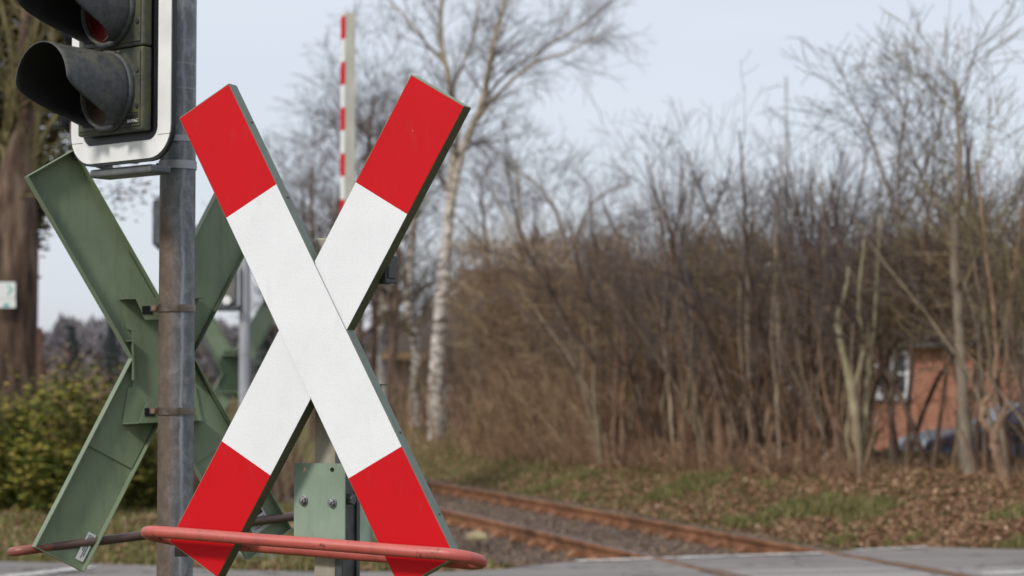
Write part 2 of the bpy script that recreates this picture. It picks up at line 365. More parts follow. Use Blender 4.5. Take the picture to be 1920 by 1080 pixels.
# ---------------------------------------------------------------- mesh helpers
def link(name, verts, faces, mats, parent=None, smooth=False, fm=None, loc=None, mw=None):
    me = bpy.data.meshes.new(name)
    me.from_pydata([tuple(v) for v in verts], [], faces)
    if not isinstance(mats, (list, tuple)): mats = [mats]
    for m_ in mats: me.materials.append(m_)
    if fm is not None: me.polygons.foreach_set('material_index', fm)
    if smooth: me.polygons.foreach_set('use_smooth', [True] * len(me.polygons))
    me.update()
    o = bpy.data.objects.new(name, me); C.objects.link(o)
    if parent: o.parent = parent
    if loc is not None: o.location = loc
    return o
class MB:
    def __init__(s): s.v = []; s.f = []; s.m = []; s.T = Matrix.Identity(4)
    def add(s, vs, fs, mi=0):
        k = len(s.v)
        s.v += [s.T @ Vector(v) for v in vs]
        s.f += [tuple(k + i for i in f) for f in fs]; s.m += [mi] * len(fs)
    def box(s, a, b, mi=0):
        x0, y0, z0 = a; x1, y1, z1 = b
        s.add([(x0, y0, z0), (x1, y0, z0), (x1, y1, z0), (x0, y1, z0), (x0, y0, z1), (x1, y0, z1), (x1, y1, z1), (x0, y1, z1)],
              [(0, 3, 2, 1), (4, 5, 6, 7), (0, 1, 5, 4), (1, 2, 6, 5), (2, 3, 7, 6), (3, 0, 4, 7)], mi)
    def prism(s, poly, y0, y1, mi=0, side=None):      # poly in (x,z), extruded along y
        n = len(poly)
        s.add([(x, y0, z) for x, z in poly] + [(x, y1, z) for x, z in poly],
              [tuple(range(n)), tuple(range(2 * n - 1, n - 1, -1))], mi)
        k = len(s.v) - 2 * n
        for i in range(n):
            j = (i + 1) % n
            s.f.append((k + i, k + n + i, k + n + j, k + j)); s.m.append(mi if side is None else side)
    def tube(s, pts, rad, n=10, mi=0, closed=False, caps=True):
        pts = [Vector(p) for p in pts]; k = len(s.v); L = len(pts)
        if not hasattr(rad, '__len__'): rad = [rad] * L
        up = None
        for i, p in enumerate(pts):
            if closed: t = (pts[(i + 1) % L] - pts[i - 1]).normalized()
            else: t = (pts[min(i + 1, L - 1)] - pts[max(i - 1, 0)]).normalized()
            if up is None: up = t.orthogonal().normalized()
            up = (up - t * up.dot(t)).normalized(); w = t.cross(up)
            for j in range(n):
                a = 2 * math.pi * j / n
                s.v.append(s.T @ (p + (up * math.cos(a) + w * math.sin(a)) * rad[i]))
        for i in range(L if closed else L - 1):
            i2 = (i + 1) % L
            for j in range(n):
                j2 = (j + 1) % n
                s.f.append((k + i * n + j, k + i * n + j2, k + i2 * n + j2, k + i2 * n + j)); s.m.append(mi)
        if caps and not closed:
            s.f.append(tuple(k + j for j in range(n - 1, -1, -1))); s.m.append(mi)
            s.f.append(tuple(k + (L - 1) * n + j for j in range(n))); s.m.append(mi)
    def cyl(s, a, b, r, n=16, mi=0): s.tube([a, b], r, n, mi)
    def build(s, name, mats, parent=None, smooth=False, bevel=0, auto=None):
        o = link(name, s.v, s.f, mats, parent, smooth, s.m)
        if bevel:
            md = o.modifiers.new('Bevel', 'BEVEL'); md.width = bevel; md.segments = 2; md.limit_method = 'ANGLE'
            md.angle_limit = R(40)
        if auto:
            o.data.polygons.foreach_set('use_smooth', [True] * len(o.data.polygons))
            o.data.set_sharp_from_angle(angle=R(auto))
        return o
def thing(name, label, cat, loc=(0, 0, 0), rz=0, group=None):
    o = bpy.data.objects.new(name, None); C.objects.link(o)
    o.location = loc; o.rotation_euler = (0, 0, rz); o.empty_display_size = .1
    o['label'] = label; o['category'] = cat
    if group: o['group'] = group
    return o
def tag(o, label, cat, group=None, kind=None):
    o['label'] = label; o['category'] = cat
    if group: o['group'] = group
    if kind: o['kind'] = kind
    return o
def struct(o, label=None):
    o['kind'] = 'structure'
    if label: o['label'] = label
    return o
def dup(root, loc, rz, label=None, scale=1.0):
    r = root.copy(); C.objects.link(r); r.location = loc; r.rotation_euler = (root.rotation_euler.x, root.rotation_euler.y, rz)
    r.scale = (scale,) * 3
    if label: r['label'] = label
    for ch in list(root.children):
        c = ch.copy(); C.objects.link(c); c.parent = r
        for g in list(ch.children):
            d = g.copy(); C.objects.link(d); d.parent = c
    return r
def loopcut_poly(u0, u1, v0, v1, r, n=6):
    pts = []
    for cx, cz, a0 in ((u1 - r, v0 + r, -90), (u1 - r, v1 - r, 0), (u0 + r, v1 - r, 90), (u0 + r, v0 + r, 180)):
        for i in range(n + 1):
            a = R(a0 + 90 * i / n); pts.append((cx + r * math.cos(a), cz + r * math.sin(a)))
    return pts

class TB:                                   # many thin tubes at once
    def __init__(s): s.g = {}
    def tube(s, pts, rad, n=3, mi=0, caps=False):
        s.g.setdefault((len(pts), n), []).append([(p[0], p[1], p[2], r) for p, r in zip(pts, rad)])
    def build(s, name, mat, parent=None, smooth=False):
        VV, FF, k = [], [], 0
        for (L, n), lst in s.g.items():
            A = np.array(lst, dtype=np.float64); B = A.shape[0]; p = A[:, :, :3]; r = A[:, :, 3]
            t = np.empty_like(p); t[:, 1:-1] = p[:, 2:] - p[:, :-2]; t[:, 0] = p[:, 1] - p[:, 0]; t[:, -1] = p[:, -1] - p[:, -2]
            t /= np.linalg.norm(t, axis=2, keepdims=True) + 1e-9
            ax = np.eye(3)[np.argmin(np.abs(p[:, -1] - p[:, 0]), axis=1)][:, None, :]
            u = ax - t * (t * ax).sum(2, keepdims=True); u /= np.linalg.norm(u, axis=2, keepdims=True) + 1e-9
            w = np.cross(t, u)
            a = np.arange(n) * 2 * math.pi / n
            v = p[:, :, None] + (u[:, :, None] * np.cos(a)[:, None] + w[:, :, None] * np.sin(a)[:, None]) * r[:, :, None, None]
            VV.append(v.reshape(-1, 3))
            b, i, j = np.meshgrid(np.arange(B), np.arange(L - 1), np.arange(n), indexing='ij')
            o = k + b * L * n + i * n; j2 = (j + 1) % n
            FF.append(np.stack([o + j, o + j2, o + n + j2, o + n + j], -1).reshape(-1, 4)); k += B * L * n
        V = np.concatenate(VV); Fq = np.concatenate(FF)
        me = bpy.data.meshes.new(name); me.vertices.add(len(V)); me.vertices.foreach_set('co', V.ravel().astype(np.float32))
        me.loops.add(Fq.size); me.loops.foreach_set('vertex_index', Fq.ravel().astype(np.int32))
        me.polygons.add(len(Fq)); me.polygons.foreach_set('loop_start', np.arange(0, Fq.size, 4, dtype=np.int32))
        me.update(calc_edges=True)
        if smooth: me.polygons.foreach_set('use_smooth', [True] * len(me.polygons))
        me.materials.append(mat)
        o = bpy.data.objects.new(name, me); C.objects.link(o)
        if parent: o.parent = parent
        return o

# ================================================================ SETTING: ground
def build_ground():
    xs = list(np.concatenate([np.linspace(-400, -22, 14), np.arange(-20, 24, .3), np.linspace(26, 400, 14)]))
    ys = list(np.concatenate([np.linspace(-30, 5, 6), np.arange(6, 60, .3), np.linspace(62, 900, 22)]))
    V = []; gr = []
    for y in ys:
        for x in xs:
            z = gz(x, y); V.append((x, y, z))
            d = rail_d(x, y)
            g = 0
            if d > 0: g = sm(.9, 1.3, d) * (1 - sm(1.9, 2.7, d)) * (.38 if x > -1 else .15) 
            if d < -2: g = .3
            if 0 < d and y < 18.5: g = max(g, .42 * (1 - sm(2.2, 3, d)))
            gr.append(g)
    n = len(xs); Fc = []
    for j in range(len(ys) - 1):
        for i in range(n - 1):
            Fc.append((j * n + i, j * n + i + 1, (j + 1) * n + i + 1, (j + 1) * n + i))
    o = link('ground', V, Fc, M['ground'], smooth=True)
    a = o.data.attributes.new('greenness', 'FLOAT', 'POINT'); a.data.foreach_set('value', gr)
    struct(o, 'leaf strewn grassy ground of the railway bank and verge')
build_ground()
# ballast bed
V = []; Fc = []
ys = np.arange(8, 75, .5)
for y in ys:
    s = rail_s(y); q = math.sqrt(1 + s * s); ox, oy = 1 / q, -s / q
    for d, z in ((-2.6, -.163), (-2.1, -.135), (-1.5, -.128), (-.75, -.118), (0, -.128), (.5, -.135), (.95, -.16)):
        V.append((rail_x(y) + ox * d, y + oy * d, z + .012 * mnoise.noise(Vector((d * 3, y * 2, 3)))))
for j in range(len(ys) - 1):
    for i in range(6):
        a = j * 7 + i; Fc.append((a, a + 1, a + 8, a + 7))
struct(link('track_bed', V, Fc, M['ballast'], smooth=True), 'dirty grey brown ballast between the rails')

# road: edge follows the photograph's kerb line
edge = [FL(px, py) for px, py in ((-500, 1046), (0, 1052), (280, 1060), (420, 1068), (600, 1071), (830, 1072), (960, 1066), (1060, 1054), (1300, 1047), (1540, 1036), (1740, 1025), (1920, 1030), (2500, 1036))]
near = [Vector((e.x * 1.0, 7.5, 0)) for e in edge]
near[0].x = -12; near[-1].x = 14
V = [(e.x, e.y, 0) for e in edge] + [(e.x, e.y, 0) for e in near] + [(e.x, e.y, -.3) for e in edge] + [(e.x, e.y, -.3) for e in near]
n = len(edge); Fc = []
for i in range(n - 1):
    Fc += [(n + i, n + i + 1, i + 1, i), (i, i + 1, 2 * n + i + 1, 2 * n + i), (n + i + 1, n + i, 3 * n + i, 3 * n + i + 1)]
road = struct(link('road', V, Fc, M['asphalt']), 'grey asphalt road crossing the track')
def strip(name, pts, w, z, mat, lab):          # painted line following points
    V = []; Fc = []
    for i, p in enumerate(pts):
        t = (pts[min(i + 1, len(pts) - 1)] - pts[max(i - 1, 0)]).normalized(); q = Vector((-t.y, t.x, 0)) * (w / 2)
        V += [(p.x - q.x, p.y - q.y, z), (p.x + q.x, p.y + q.y, z)]
    for i in range(len(pts) - 1): Fc.append((2 * i, 2 * i + 2, 2 * i + 3, 2 * i + 1))
    return struct(link(name, V, Fc, mat), lab)
def seg(a, b, n=8):
    A, B = FL(*a), FL(*b); return [A.lerp(B, i / n) for i in range(n + 1)]
strip('road_marking', seg((1082, 1053), (1545, 1038)), .13, .008, M['line'], 'worn white line along the road edge before the rails')
strip('road_marking', seg((1600, 1033), (1738, 1026.5)), .10, .008, M['line'], 'short worn white line beyond the rails')
strip('road_marking', seg((1845, 1077), (2100, 1063)), .14, .008, M['line'], 'white line at the right of the crossing')
strip('road_marking', seg((-80, 1094), (172, 1064)), .16, .008, M['line'], 'pale line on the road at the left')
# concrete panels at crossing between and beside the rails
def track_pt(y, d, z):
    s = rail_s(y); q = math.sqrt(1 + s * s)
    return Vector((rail_x(y) + d / q, y - s * d / q, z))
V = []; Fc = []; 
def band(name, d0, d1, y0, y1, z, mat, lab):
    V = []; Fc = []; N = 12
    for i in range(N + 1):
        y = y0 + (y1 - y0) * i / N
        V += [track_pt(y, d0, z), track_pt(y, d1, z)]
    for i in range(N): Fc.append((2 * i, 2 * i + 1, 2 * i + 3, 2 * i + 2))
    return struct(link(name, V, Fc, mat), lab)
YC = 15.35
band('crossing_panel', -1.40, -.10, 9, YC + .0, .004, M['panel'], 'pale concrete panels between the rails on the crossing')
band('crossing_panel', .10, 1.0, 9, YC - .2, .004, M['panel'], 'pale concrete panel beyond the far rail on the crossing')
for yj in (10.9, 12.3, 13.7, 15.0):
    band('panel_joint', -1.38, -.12, yj, yj + .025, .0085, M['rust_stain'], 'dark joint between two crossing panels')
for d_, y_ in ((-1.505, YC + .1), (0, YC + .35)):
    band('rail_groove', d_ - .06, d_ + .09, 9, y_, .008, M['rust_stain'], 'rust stained groove beside the rail in the road')

# ================================================================ TRACK
track = thing('railway_track', 'rusty railway track with two rails on sleepers running left behind the crossing', 'railway track', track_pt(20, -.75, -.13))
inv = Matrix.Translation(-Vector(track.location))
prof = [(-.07, -.155), (.07, -.155), (.07, -.145), (.012, -.125), (.010, -.045), (.034, -.035), (.036, -.004), (.028, 0), (-.028, 0), (-.036, -.004), (-.034, -.035), (-.010, -.045), (-.012, -.125), (-.07, -.145)]
for off in (0.0, -1.505):
    V = []; Fc = []; fm = []; ys = np.arange(9.0, 75, .5); n = len(prof)
    for y in ys:
        for d, z in prof: V.append(inv @ track_pt(y, off + d, z + .012))
    for j in range(len(ys) - 1):
        for i in range(n):
            k = (i + 1) % n; Fc.append((j * n + i, j * n + k, (j + 1) * n + k, (j + 1) * n + i)); fm.append(1 if i == 7 else 0)
    o = link('rail', V, Fc, [M['rail'], M['rail_top']], track, fm=fm)
sl = None
for i in range(49):
    y = 15.8 + i * .6
    mb = MB()
    s = rail_s(y); p = inv @ track_pt(y, -.7525, -.13); ang = math.atan2(-s, 1)
    if sl is None:
        mb.box((-1.25, -.12, -.1), (1.25, .12, .012))
        sl = mb.build('sleeper', M['sleeper'], track, bevel=.012)
        fs = []
        for q in (-.7525, .7525):
            mf = MB()
            mf.prism([(q - .17, .010), (q + .17, .010), (q + .17, .03), (q + .125, .07), (q + .085, .07), (q + .07, .03), (q - .07, .03), (q - .085, .07), (q - .125, .07), (q - .17, .03)], -.06, .06)
            fs.append(mf.build('rail_fastening', M['rail'], sl, bevel=.004))
        o = sl
    else:
        o = sl.copy(); C.objects.link(o)
        for f_ in fs: f2 = f_.copy(); C.objects.link(f2); f2.parent = o
    o.location = p; o.rotation_euler = (0, 0, ang)

# ================================================================ CROSSES
LH, W_, HALF, MB_ = .6, .1484, .5171, .3331
def arm_dirs(k):            # k=0: top left to bottom right, k=1: top right to bottom left
    s, c = math.sin(HALF), math.cos(HALF)
    return ((s, -c), (c, s)) if k == 0 else ((-s, -c), (c, -s))
def cross_arm(k, yface, mats, parent, depth=.034, bottom=LH):
    """tray: printed face at y=yface, flanges turned back (+y)."""
    (dx, dz), (ex, ez) = arm_dirs(k)
    w = W_ / 2; t = .0022
    def pt(l, e, y): return (dx * l + ex * e, y, dz * l + ez * e)
    mb = MB()
    cuts = [-LH, -MB_, MB_, LH]
    for i in range(3):
        a, b_ = cuts[i], cuts[i + 1]
        mi = 1 if i == 1 else 0
        mb.add([pt(a, -w, yface), pt(b_, -w, yface), pt(b_, w, yface), pt(a, w, yface)], [(0, 1, 2, 3)], mi)
    # back sheet
    yb = yface + t
    mb.add([pt(-LH, -w, yb), pt(LH, -w, yb), pt(LH, w, yb), pt(-LH, w, yb)], [(3, 2, 1, 0)], 2)
    # flanges with rounded shoulder
    for sgn, mi in ((-1, 2), (1, 3)):
        prof_ = [(w, yface), (w + .0015, yface + .0015), (w + .0015, yface + depth), (w - .0005, yface + depth), (w - .0005, yface + t), (w, yface + t)]
        lo_, hi_ = (-.128, .041) if (sgn > 0) == (k == 0) else (-.041, .128)
        for la, lb_ in ((-LH, lo_), (hi_, LH)):
            vs = []
            for l in (la, lb_):
                vs += [pt(l, sgn * e, y) for e, y in prof_]
            q = len(prof_)
            fs = [(i, (i + 1) % q, q + (i + 1) % q, q + i) for i in range(q)] + [tuple(range(q)), tuple(range(2 * q - 1, q - 1, -1))]
            mb.add(vs, fs, mi)
    for l0, l1 in ((-LH, -LH - .002), (LH, LH + .002)):
        a = [pt(l0, -w - .001, yface + .001), pt(l1, -w - .001, yface + .001), pt(l1, w + .001, yface + .001), pt(l0, w + .001, yface + .001)]
        c = [pt(l0, -w - .001, yface + depth), pt(l1, -w - .001, yface + depth), pt(l1, w + .001, yface + depth), pt(l0, w + .001, yface + depth)]
        mb.add(a + c, [(0, 1, 2, 3), (7, 6, 5, 4), (0, 4, 5, 1), (1, 5, 6, 2), (2, 6, 7, 3), (3, 7, 4, 0)], 2)
    o = mb.build('arm', mats, parent)
    return o
def rivets(mb, k, ywhere, side, n=5, r=.0028):
    (dx, dz), (ex, ez) = arm_dirs(k); w = W_ / 2 + .0015
    for i in range(n):
        l = -.5 + i * (1.0 / (n - 1))
        if abs(l) < .16: continue
        p = Vector((dx * l + ex * w * side, ywhere, dz * l + ez * w * side)); q = Vector((ex, 0, ez)) * side
        mb.cyl(p, p + q * .002, r, 8)

def hoop(name, label, center, axis, width, drop, mat, parts=('tube',), endmat=None, length=.82, r=.0135):
    """narrow closed loop of pipe: centre, long axis vector, across vector."""
    t = thing(name, label, 'protective hoop', center)
    a = Vector(axis); c = Vector(width)
    L = length / 2 - c.length; pts = []; N = 12
    for sgn in (1, -1):
        base = a * (L * sgn)
        for i in range(N + 1):
            th = math.pi * i / N
            pts.append(base + (c * math.cos(th) + a * c.length * math.sin(th)) * (sgn))
    dense = []
    for i, p in enumerate(pts):
        q = pts[(i + 1) % len(pts)]
        dense.append(p)
        if (q - p).length > .1:
            for k in range(1, 12):
                m_ = p.lerp(q, k / 12); m_ += Vector((0, 0, .0003 * math.sin(k * 1.1))); dense.append(m_)
    mb = MB(); mb.tube(dense, r, 16, 0, closed=True)
    fm = None
    if endmat is not None:
        kk = 0
        for fi in range(len(mb.f)):
            v0 = mb.v[mb.f[fi][0]]
            if v0.dot(a) < -(length / 2 - .05): mb.m[fi] = 1
    mb.build('tube', [mat, endmat or mat], t, smooth=True)
    return t

# ---- front cross
YAW = .4224
FC = Vector((-.4427, 4.7409, 1.25))
# fitted centre: horizon 735 gives +.132 m
FC.z = P(590, 618, 4.7409).z
front = thing('andreas_cross', 'large red and white level crossing X seen from the front beside the red hoop', 'crossing sign', FC, -YAW)
front.rotation_euler = (R(-.5), R(.9), -YAW)
aA = cross_arm(0, -.004, [M['red'], M['white'], M['green'], M['flange']], front)
aB = cross_arm(1, .0, [M['red'], M['white'], M['green'], M['flange_shaded']], front)
mb = MB(); rivets(mb, 0, .018, 1, 6); rivets(mb, 1, .018, 1, 6); mb.build('rivet', M['steel_dark'], front, smooth=True)
mb = MB()
for v in (.125, -.14):
    mb.box((-.10, .036, v - .022), (.155, .040, v + .022)); mb.box((-.10, .040, v - .022), (.155, .070, v - .019)); mb.box((-.10, .040, v + .019), (.155, .070, v + .022))
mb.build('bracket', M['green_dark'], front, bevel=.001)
mb = MB(); mb.box((.150, .030, .105), (.165, .085, .168)); mb.box((.163, .036, .115), (.168, .07, .158)); mb.build('bracket_end', M['black'], front, bevel=.004)

# ---- post behind it
def fw(u, y, z):            # front-cross frame to world (upright frame)
    c, s = math.cos(YAW), math.sin(YAW)
    return Vector((FC.x + u * c + y * s, FC.y - u * s + y * c, z))
z_top = P(600, 447, 4.85).z
post = thing('sign_post', 'weathered pale concrete post with dark steel channel carrying the front X', 'post', fw(.0, .12, gz(FC.x, FC.y)), -YAW)
pz = post.location.z
u0 = None
# left edge at px 590 => find u
def u_at(px, y):
    lo, hi = -.7, .7
    for _ in range(40):
        m_ = (lo + hi) / 2; w_ = fw(m_, y, 1)
        if 960 + F * w_.x / w_.y < px: lo = m_
        else: hi = m_
    return lo
ul = u_at(590, .085); ur = u_at(640, .085)
mb = MB(); mb.T = Matrix.Translation((0, -.12, 0))
zt = z_top - pz
mb.box((ul, .085, 0), (ur, .15, zt)); mb.build('shaft', M['concrete'], post, bevel=.005)
mb = MB(); mb.T = Matrix.Translation((0, -.12, 0))
mb.box((ur + .001, .083, 0), (ur + .007, .155, zt - .35)); mb.box((ur + .007, .140, 0), (ur + .012, .155, zt - .35))
mb.box((ur - .012, .0795, 0), (ur + .006, .083, zt - .47))
mb.build('steel_channel', M['steel_dark'], post, bevel=.001)
zc = P(600, 940, 4.8).z - pz
zp0, zp1 = P(600, 1013, 4.8).z - pz, P(600, 869, 4.8).z - pz
pl, pr = u_at(554, .075), u_at(649, .075)
mb = MB(); mb.T = Matrix.Translation((0, -.12, 0))
# plate with two real holes: built as a grid of faces around the holes through a bmesh boolean-free polygon set
def plate_with_holes(mb, x0, x1, z0, z1, holes, y0, y1, r):
    zs = min(h[1] for h in holes) - .025; 
    mb.box((x0, y0, z0), (x1, y1, zs))
    xs = [x0] + [(holes[0][0] + holes[1][0]) / 2] + [x1]
    for (hx, hz), xa, xb in zip(holes, xs[:-1], xs[1:]):
        N = 24; outer = []; inner = []
        for i in range(N):
            a = 2 * math.pi * i / N + .13; c, s = math.cos(a), math.sin(a)
            inner.append((hx + r * c, hz + r * s))
            tx = ((xb - hx) if c > 0 else (xa - hx)) / c if abs(c) > 1e-6 else 9
            tz = ((z1 - hz) if s > 0 else (zs - hz)) / s if abs(s) > 1e-6 else 9
            t = min(tx, tz); outer.append([hx + t * c, hz + t * s])
        for cx, cz in ((xa, zs), (xb, zs), (xb, z1), (xa, z1)):
            j = min(range(N), key=lambda i: (outer[i][0] - cx) ** 2 + (outer[i][1] - cz) ** 2); outer[j] = [cx, cz]
        vs = [(x, y0, z) for x, z in outer] + [(x, y0, z) for x, z in inner] + [(x, y1, z) for x, z in inner]
        fs = []
        for i in range(N):
            j = (i + 1) % N
            fs += [(i, j, N + j, N + i), (N + i, N + j, 2 * N + j, 2 * N + i)]
        mb.add(vs, fs)
    mb.box((x0, y1 - .0005, zs), (x0 + .0005, y1, z1)); mb.box((x1 - .0005, y0 + .0002, zs), (x1, y1, z1)); mb.box((x0, y0 + .0002, z1 - .0005), (x1, y1, z1))
hz = P(600, 881, 4.8).z - pz
hl, hr = u_at(572, .075), u_at(625, .075)
plate_with_holes(mb, pl, pr, zp0, zp1, [(hl, hz), (hr, hz)], .072, .077, .0055)
mb.build('mounting_plate', M['plate'], post)
for u_, z_ in ((hl, zc), (hr + .001, zc - .003)):
    mb = MB(); mb.T = Matrix.Translation((0, -.12, 0))
    mb.cyl((u_, .0722, z_), (u_, .0695, z_), .0115, 18); mb.cyl((u_, .0698, z_), (u_, .062, z_), .0085, 6); mb.cyl((u_, .063, z_), (u_, .058, z_), .004, 10)
    mb.build('bolt', M['zinc'], post, bevel=.0008)
mb = MB(); mb.T = Matrix.Translation((0, -.12, 0)); mb.cyl((ur + .006, .10, zc + .004), (ur + .026, .10, zc + .004), .013, 6); mb.build('bolt', M['steel_mid'], post, bevel=.001)

# ---- red hoop
A = fw(u_at(259, -.055), -.055, 1); A.z = P(259, 994, A.y).z
B = fw(u_at(876, -.055), -.055, 1); B.z = P(876, 1042, B.y).z
ax = (B - A).normalized(); cv = Vector((math.sin(YAW), math.cos(YAW), -.24)) * .058
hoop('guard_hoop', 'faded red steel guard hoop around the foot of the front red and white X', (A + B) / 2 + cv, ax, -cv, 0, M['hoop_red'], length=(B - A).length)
mb = MB()
h_ = bpy.data.objects['guard_hoop']; hl_ = Vector(h_.location)
p0 = -ax * .36 + cv; mb.box((-.02, -.012, -.012), (.05, .012, .012)); 
for v in range(len(mb.v)): mb.v[v] = mb.v[v] + p0 + Vector((0, -.02, -.022))
mb.build('hoop_bracket', M['hoop_brown'], h_, bevel=.002)

# ---- pole with signal and back-view cross
BC = Vector((-.957, 5.795, 0)); BYAW = .507
BC.z = P(299, 671, 5.795).z
def bw(u, y, z):            # u to the right as seen, y toward the camera
    c, s = math.cos(BYAW), math.sin(BYAW)
    return Vector((BC.x + u * c + y * s, BC.y + u * s - y * c, z))
def on_px(px, dep):
    return (px - 960) / F * dep
pole_y = 5.795 - .115
pole_x = (333 - 960) / F * pole_y * (1 / math.cos(PIT)) * 1.0
_p = P(331.5, 560, pole_y); pole_x = _p.x
pole = thing('signal_pole', 'tall rust stained grey steel pole carrying the signal and the green backed X', 'pole', (pole_x, pole_y, gz(pole_x, pole_y)))
mb = MB(); r0 = .0475
Lp = 3.6; lean = (P(336.5, 100, pole_y).x - P(329.5, 1050, pole_y).x) / (P(336, 100, pole_y).z - P(330, 1050, pole_y).z)
gz0 = pole.location.z
zref = _p.z - gz0
mb.tube([(lean * (z - zref), 0, z) for z in np.linspace(0, Lp, 25)], r0, 40)
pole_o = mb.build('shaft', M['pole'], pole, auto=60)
pole_o.data.transform(Matrix.Translation((0, 0, gz0))); pole_o.location = (0, 0, -gz0)
def pole_c(z): return Vector((pole_x + lean * (z - _p.z), pole_y, z))

back = thing('andreas_cross', 'green back of a level crossing X clamped behind the tall grey pole', 'crossing sign', BC, 0)
# frame: face points away from the camera -> rotate so local -y (face) points away
back.rotation_euler = (0, R(1.9), math.pi + BYAW)
a1 = cross_arm(0, -.004, [M['red'], M['white'], M['green'], M['green']], back)
a2 = cross_arm(1, 0, [M['red'], M['white'], M['green'], M['green']], back)
for a_ in (a1, a2):
    a_.data.materials[0] = M['red']
# centre stiffening plates (local +y is toward the camera)
def stiff(k, l0, l1, y):
    (dx, dz), (ex, ez) = arm_dirs(k); w = W_ / 2 - .004
    mb = MB()
    def pt(l, e, yy): return (dx * l + ex * e, yy, dz * l + ez * e)
    q = [(l0, -w), (l1, -w), (l1, w), (l0, w)]
    mb.add([pt(l, e, y) for l, e in q] + [pt(l, e, y + .0015) for l, e in q], [(3, 2, 1, 0), (4, 5, 6, 7), (0, 1, 5, 4), (1, 2, 6, 5), (2, 3, 7, 6), (3, 0, 4, 7)])
    return mb
for k, y in ((0, .003), (1, .0055)):
    stiff(k, -.30, .30, y).build('stiffening_plate', M['green'], back)
mb = MB()
mb.prism([(-.113, -.178), (.113, -.178), (.096, -.080), (.082, -.076), (.082, .076), (.096, .080), (.113, .163), (-.113, .163), (-.096, .080), (-.082, .076), (-.082, -.076), (-.096, -.080)], .010, .0125)
mb.build('centre_plate', M['green'], back)
mb = MB(); mb.box((.084, .0126, -.058), (.088, .034, .05)); mb.box((.088, .0126, .046), (.104, .034, .05)); mb.build('centre_rib', M['green'], back)
mb = MB(); mb.box((-.088, .0126, -.058), (-.084, .034, .05)); mb.build('centre_rib', M['green'], back)
# clamps and brackets
for i, (py, flip) in enumerate(((577, 1), (771, -1))):
    zz = P(331, py, pole_y - r0).z
    c = pole_c(zz)
    zl = zz - BC.z
    mb = MB()
    # hat bracket: shelf sticking out toward the pole + downturned face, trapezoid
    e = .03 * flip
    f0 = .060
    mb.prism([(-.115, zl + e - .001), (.115, zl + e - .001), (.115, zl + e + .001), (-.115, zl + e + .001)], .011, f0)
    tr = [(.085, zl + e), (.06, zl - e * .9), (-.06, zl - e * .9), (-.085, zl + e)]
    if flip < 0: tr = tr[::-1]
    mb.prism(tr, f0, f0 + .002)
    br = mb.build('bracket', M['green'], back)
    mb = MB(); mb.box((.040, f0 + .0022, zl - .012), (.068, f0 + .004, zl + .010)); mb.build('slot', M['visor_in'], br)
    cl = thing('pole_clamp', ('upper' if i == 0 else 'lower') + ' brown steel band clamp tying the green backed X to the pole', 'clamp', c)
    mb = MB(); N = 40
    for r_a, r_b in ((r0 + .0008, r0 + .0036),):
        ring = []
        for j in range(N):
            a = 2 * math.pi * j / N
            for rr, z_ in ((r_a, -.0095), (r_b, -.0095), (r_b, .0095), (r_a, .0095)):
                ring.append((rr * math.cos(a), rr * math.sin(a), z_))
        fs = []
        for j in range(N):
            k = (j + 1) % N
            for q in range(4): fs.append((j * 4 + q, k * 4 + q, k * 4 + (q + 1) % 4, j * 4 + (q + 1) % 4))
        mb.add(ring, fs)
    band_o = mb.build('band', M['band'], cl, auto=40)
    mb = MB(); mb.box((-r0 - .021, -.010, -.0085), (-r0 - .001, -.006, .0085)); mb.box((-r0 - .021, .004, -.0085), (-r0 - .001, .007, .0085)); mb.build('lug', M['band'], cl, bevel=.0008)
    mb = MB(); mb.cyl((-r0 - .011, -.018, 0), (-r0 - .011, .016, 0), .0035, 10); mb.cyl((-r0 - .011, -.017, 0), (-r0 - .011, -.011, 0), .0072, 6); mb.build('bolt', M['rust_bolt'], cl)
# labels on the backs (maker's stickers)
def sticker(parent, k, l, e, w, h, parts, y=.0035):
    (dx, dz), (ex, ez) = arm_dirs(k)
    mb = MB()
    def pt(a, b_, yy): return (dx * (l + b_) + ex * (e + a), yy, dz * (l + b_) + ez * (e + a))
    def quad(a0, a1, b0, b1, yy, mi):
        mb.add([pt(a0, b0, yy), pt(a1, b0, yy), pt(a1, b1, yy), pt(a0, b1, yy)], [(0, 1, 2, 3)], mi)
    quad(-w / 2, w / 2, -h / 2, h / 2, y, 0)
    for (a0, a1, b0, b1, mi) in parts: quad(a0, a1, b0, b1, y + .0006, mi)
    return mb.build('maker_label', [M['label'], M['ink'], M['ink_red']], parent)
# ends seen: local k=0 (mirrored) arm ends: right-bottom in the picture is local left-bottom (k=1)
sticker(back, 1, .520, -.01, .060, .085, [(-.026, .0, -.038, -.022, 1), (-.026, .026, -.018, .0, 1), (.006, .02, -.038, -.026, 2), (-.024, .024, .008, .010, 1), (-.024, .024, .015, .017, 1), (-.024, .012, .022, .024, 1), (-.024, .020, .029, .031, 1)])
sticker(back, 0, .540, -.055, .024, .078, [(-.006, -.004, -.034, .026, 1), (-.001, .001, -.034, .032, 1), (.004, .006, -.034, .012, 1)])
# brown hoop
A = P(29, 1034, 5.62); B = P(585, 964, 5.98)
ax2 = (B - A).normalized(); cv2 = ((A + B) / 2 - CAM).normalized() * .045
hoop('guard_hoop', 'brown steel guard hoop with red end around the foot of the green backed X', (A + B) / 2 + cv2, ax2, -cv2, 0, M['hoop_brown'], length=(B - A).length + .025, endmat=chipped('dull_red_paint', (.27, .075, .055), (.06, .03, .02)), r=.0125)

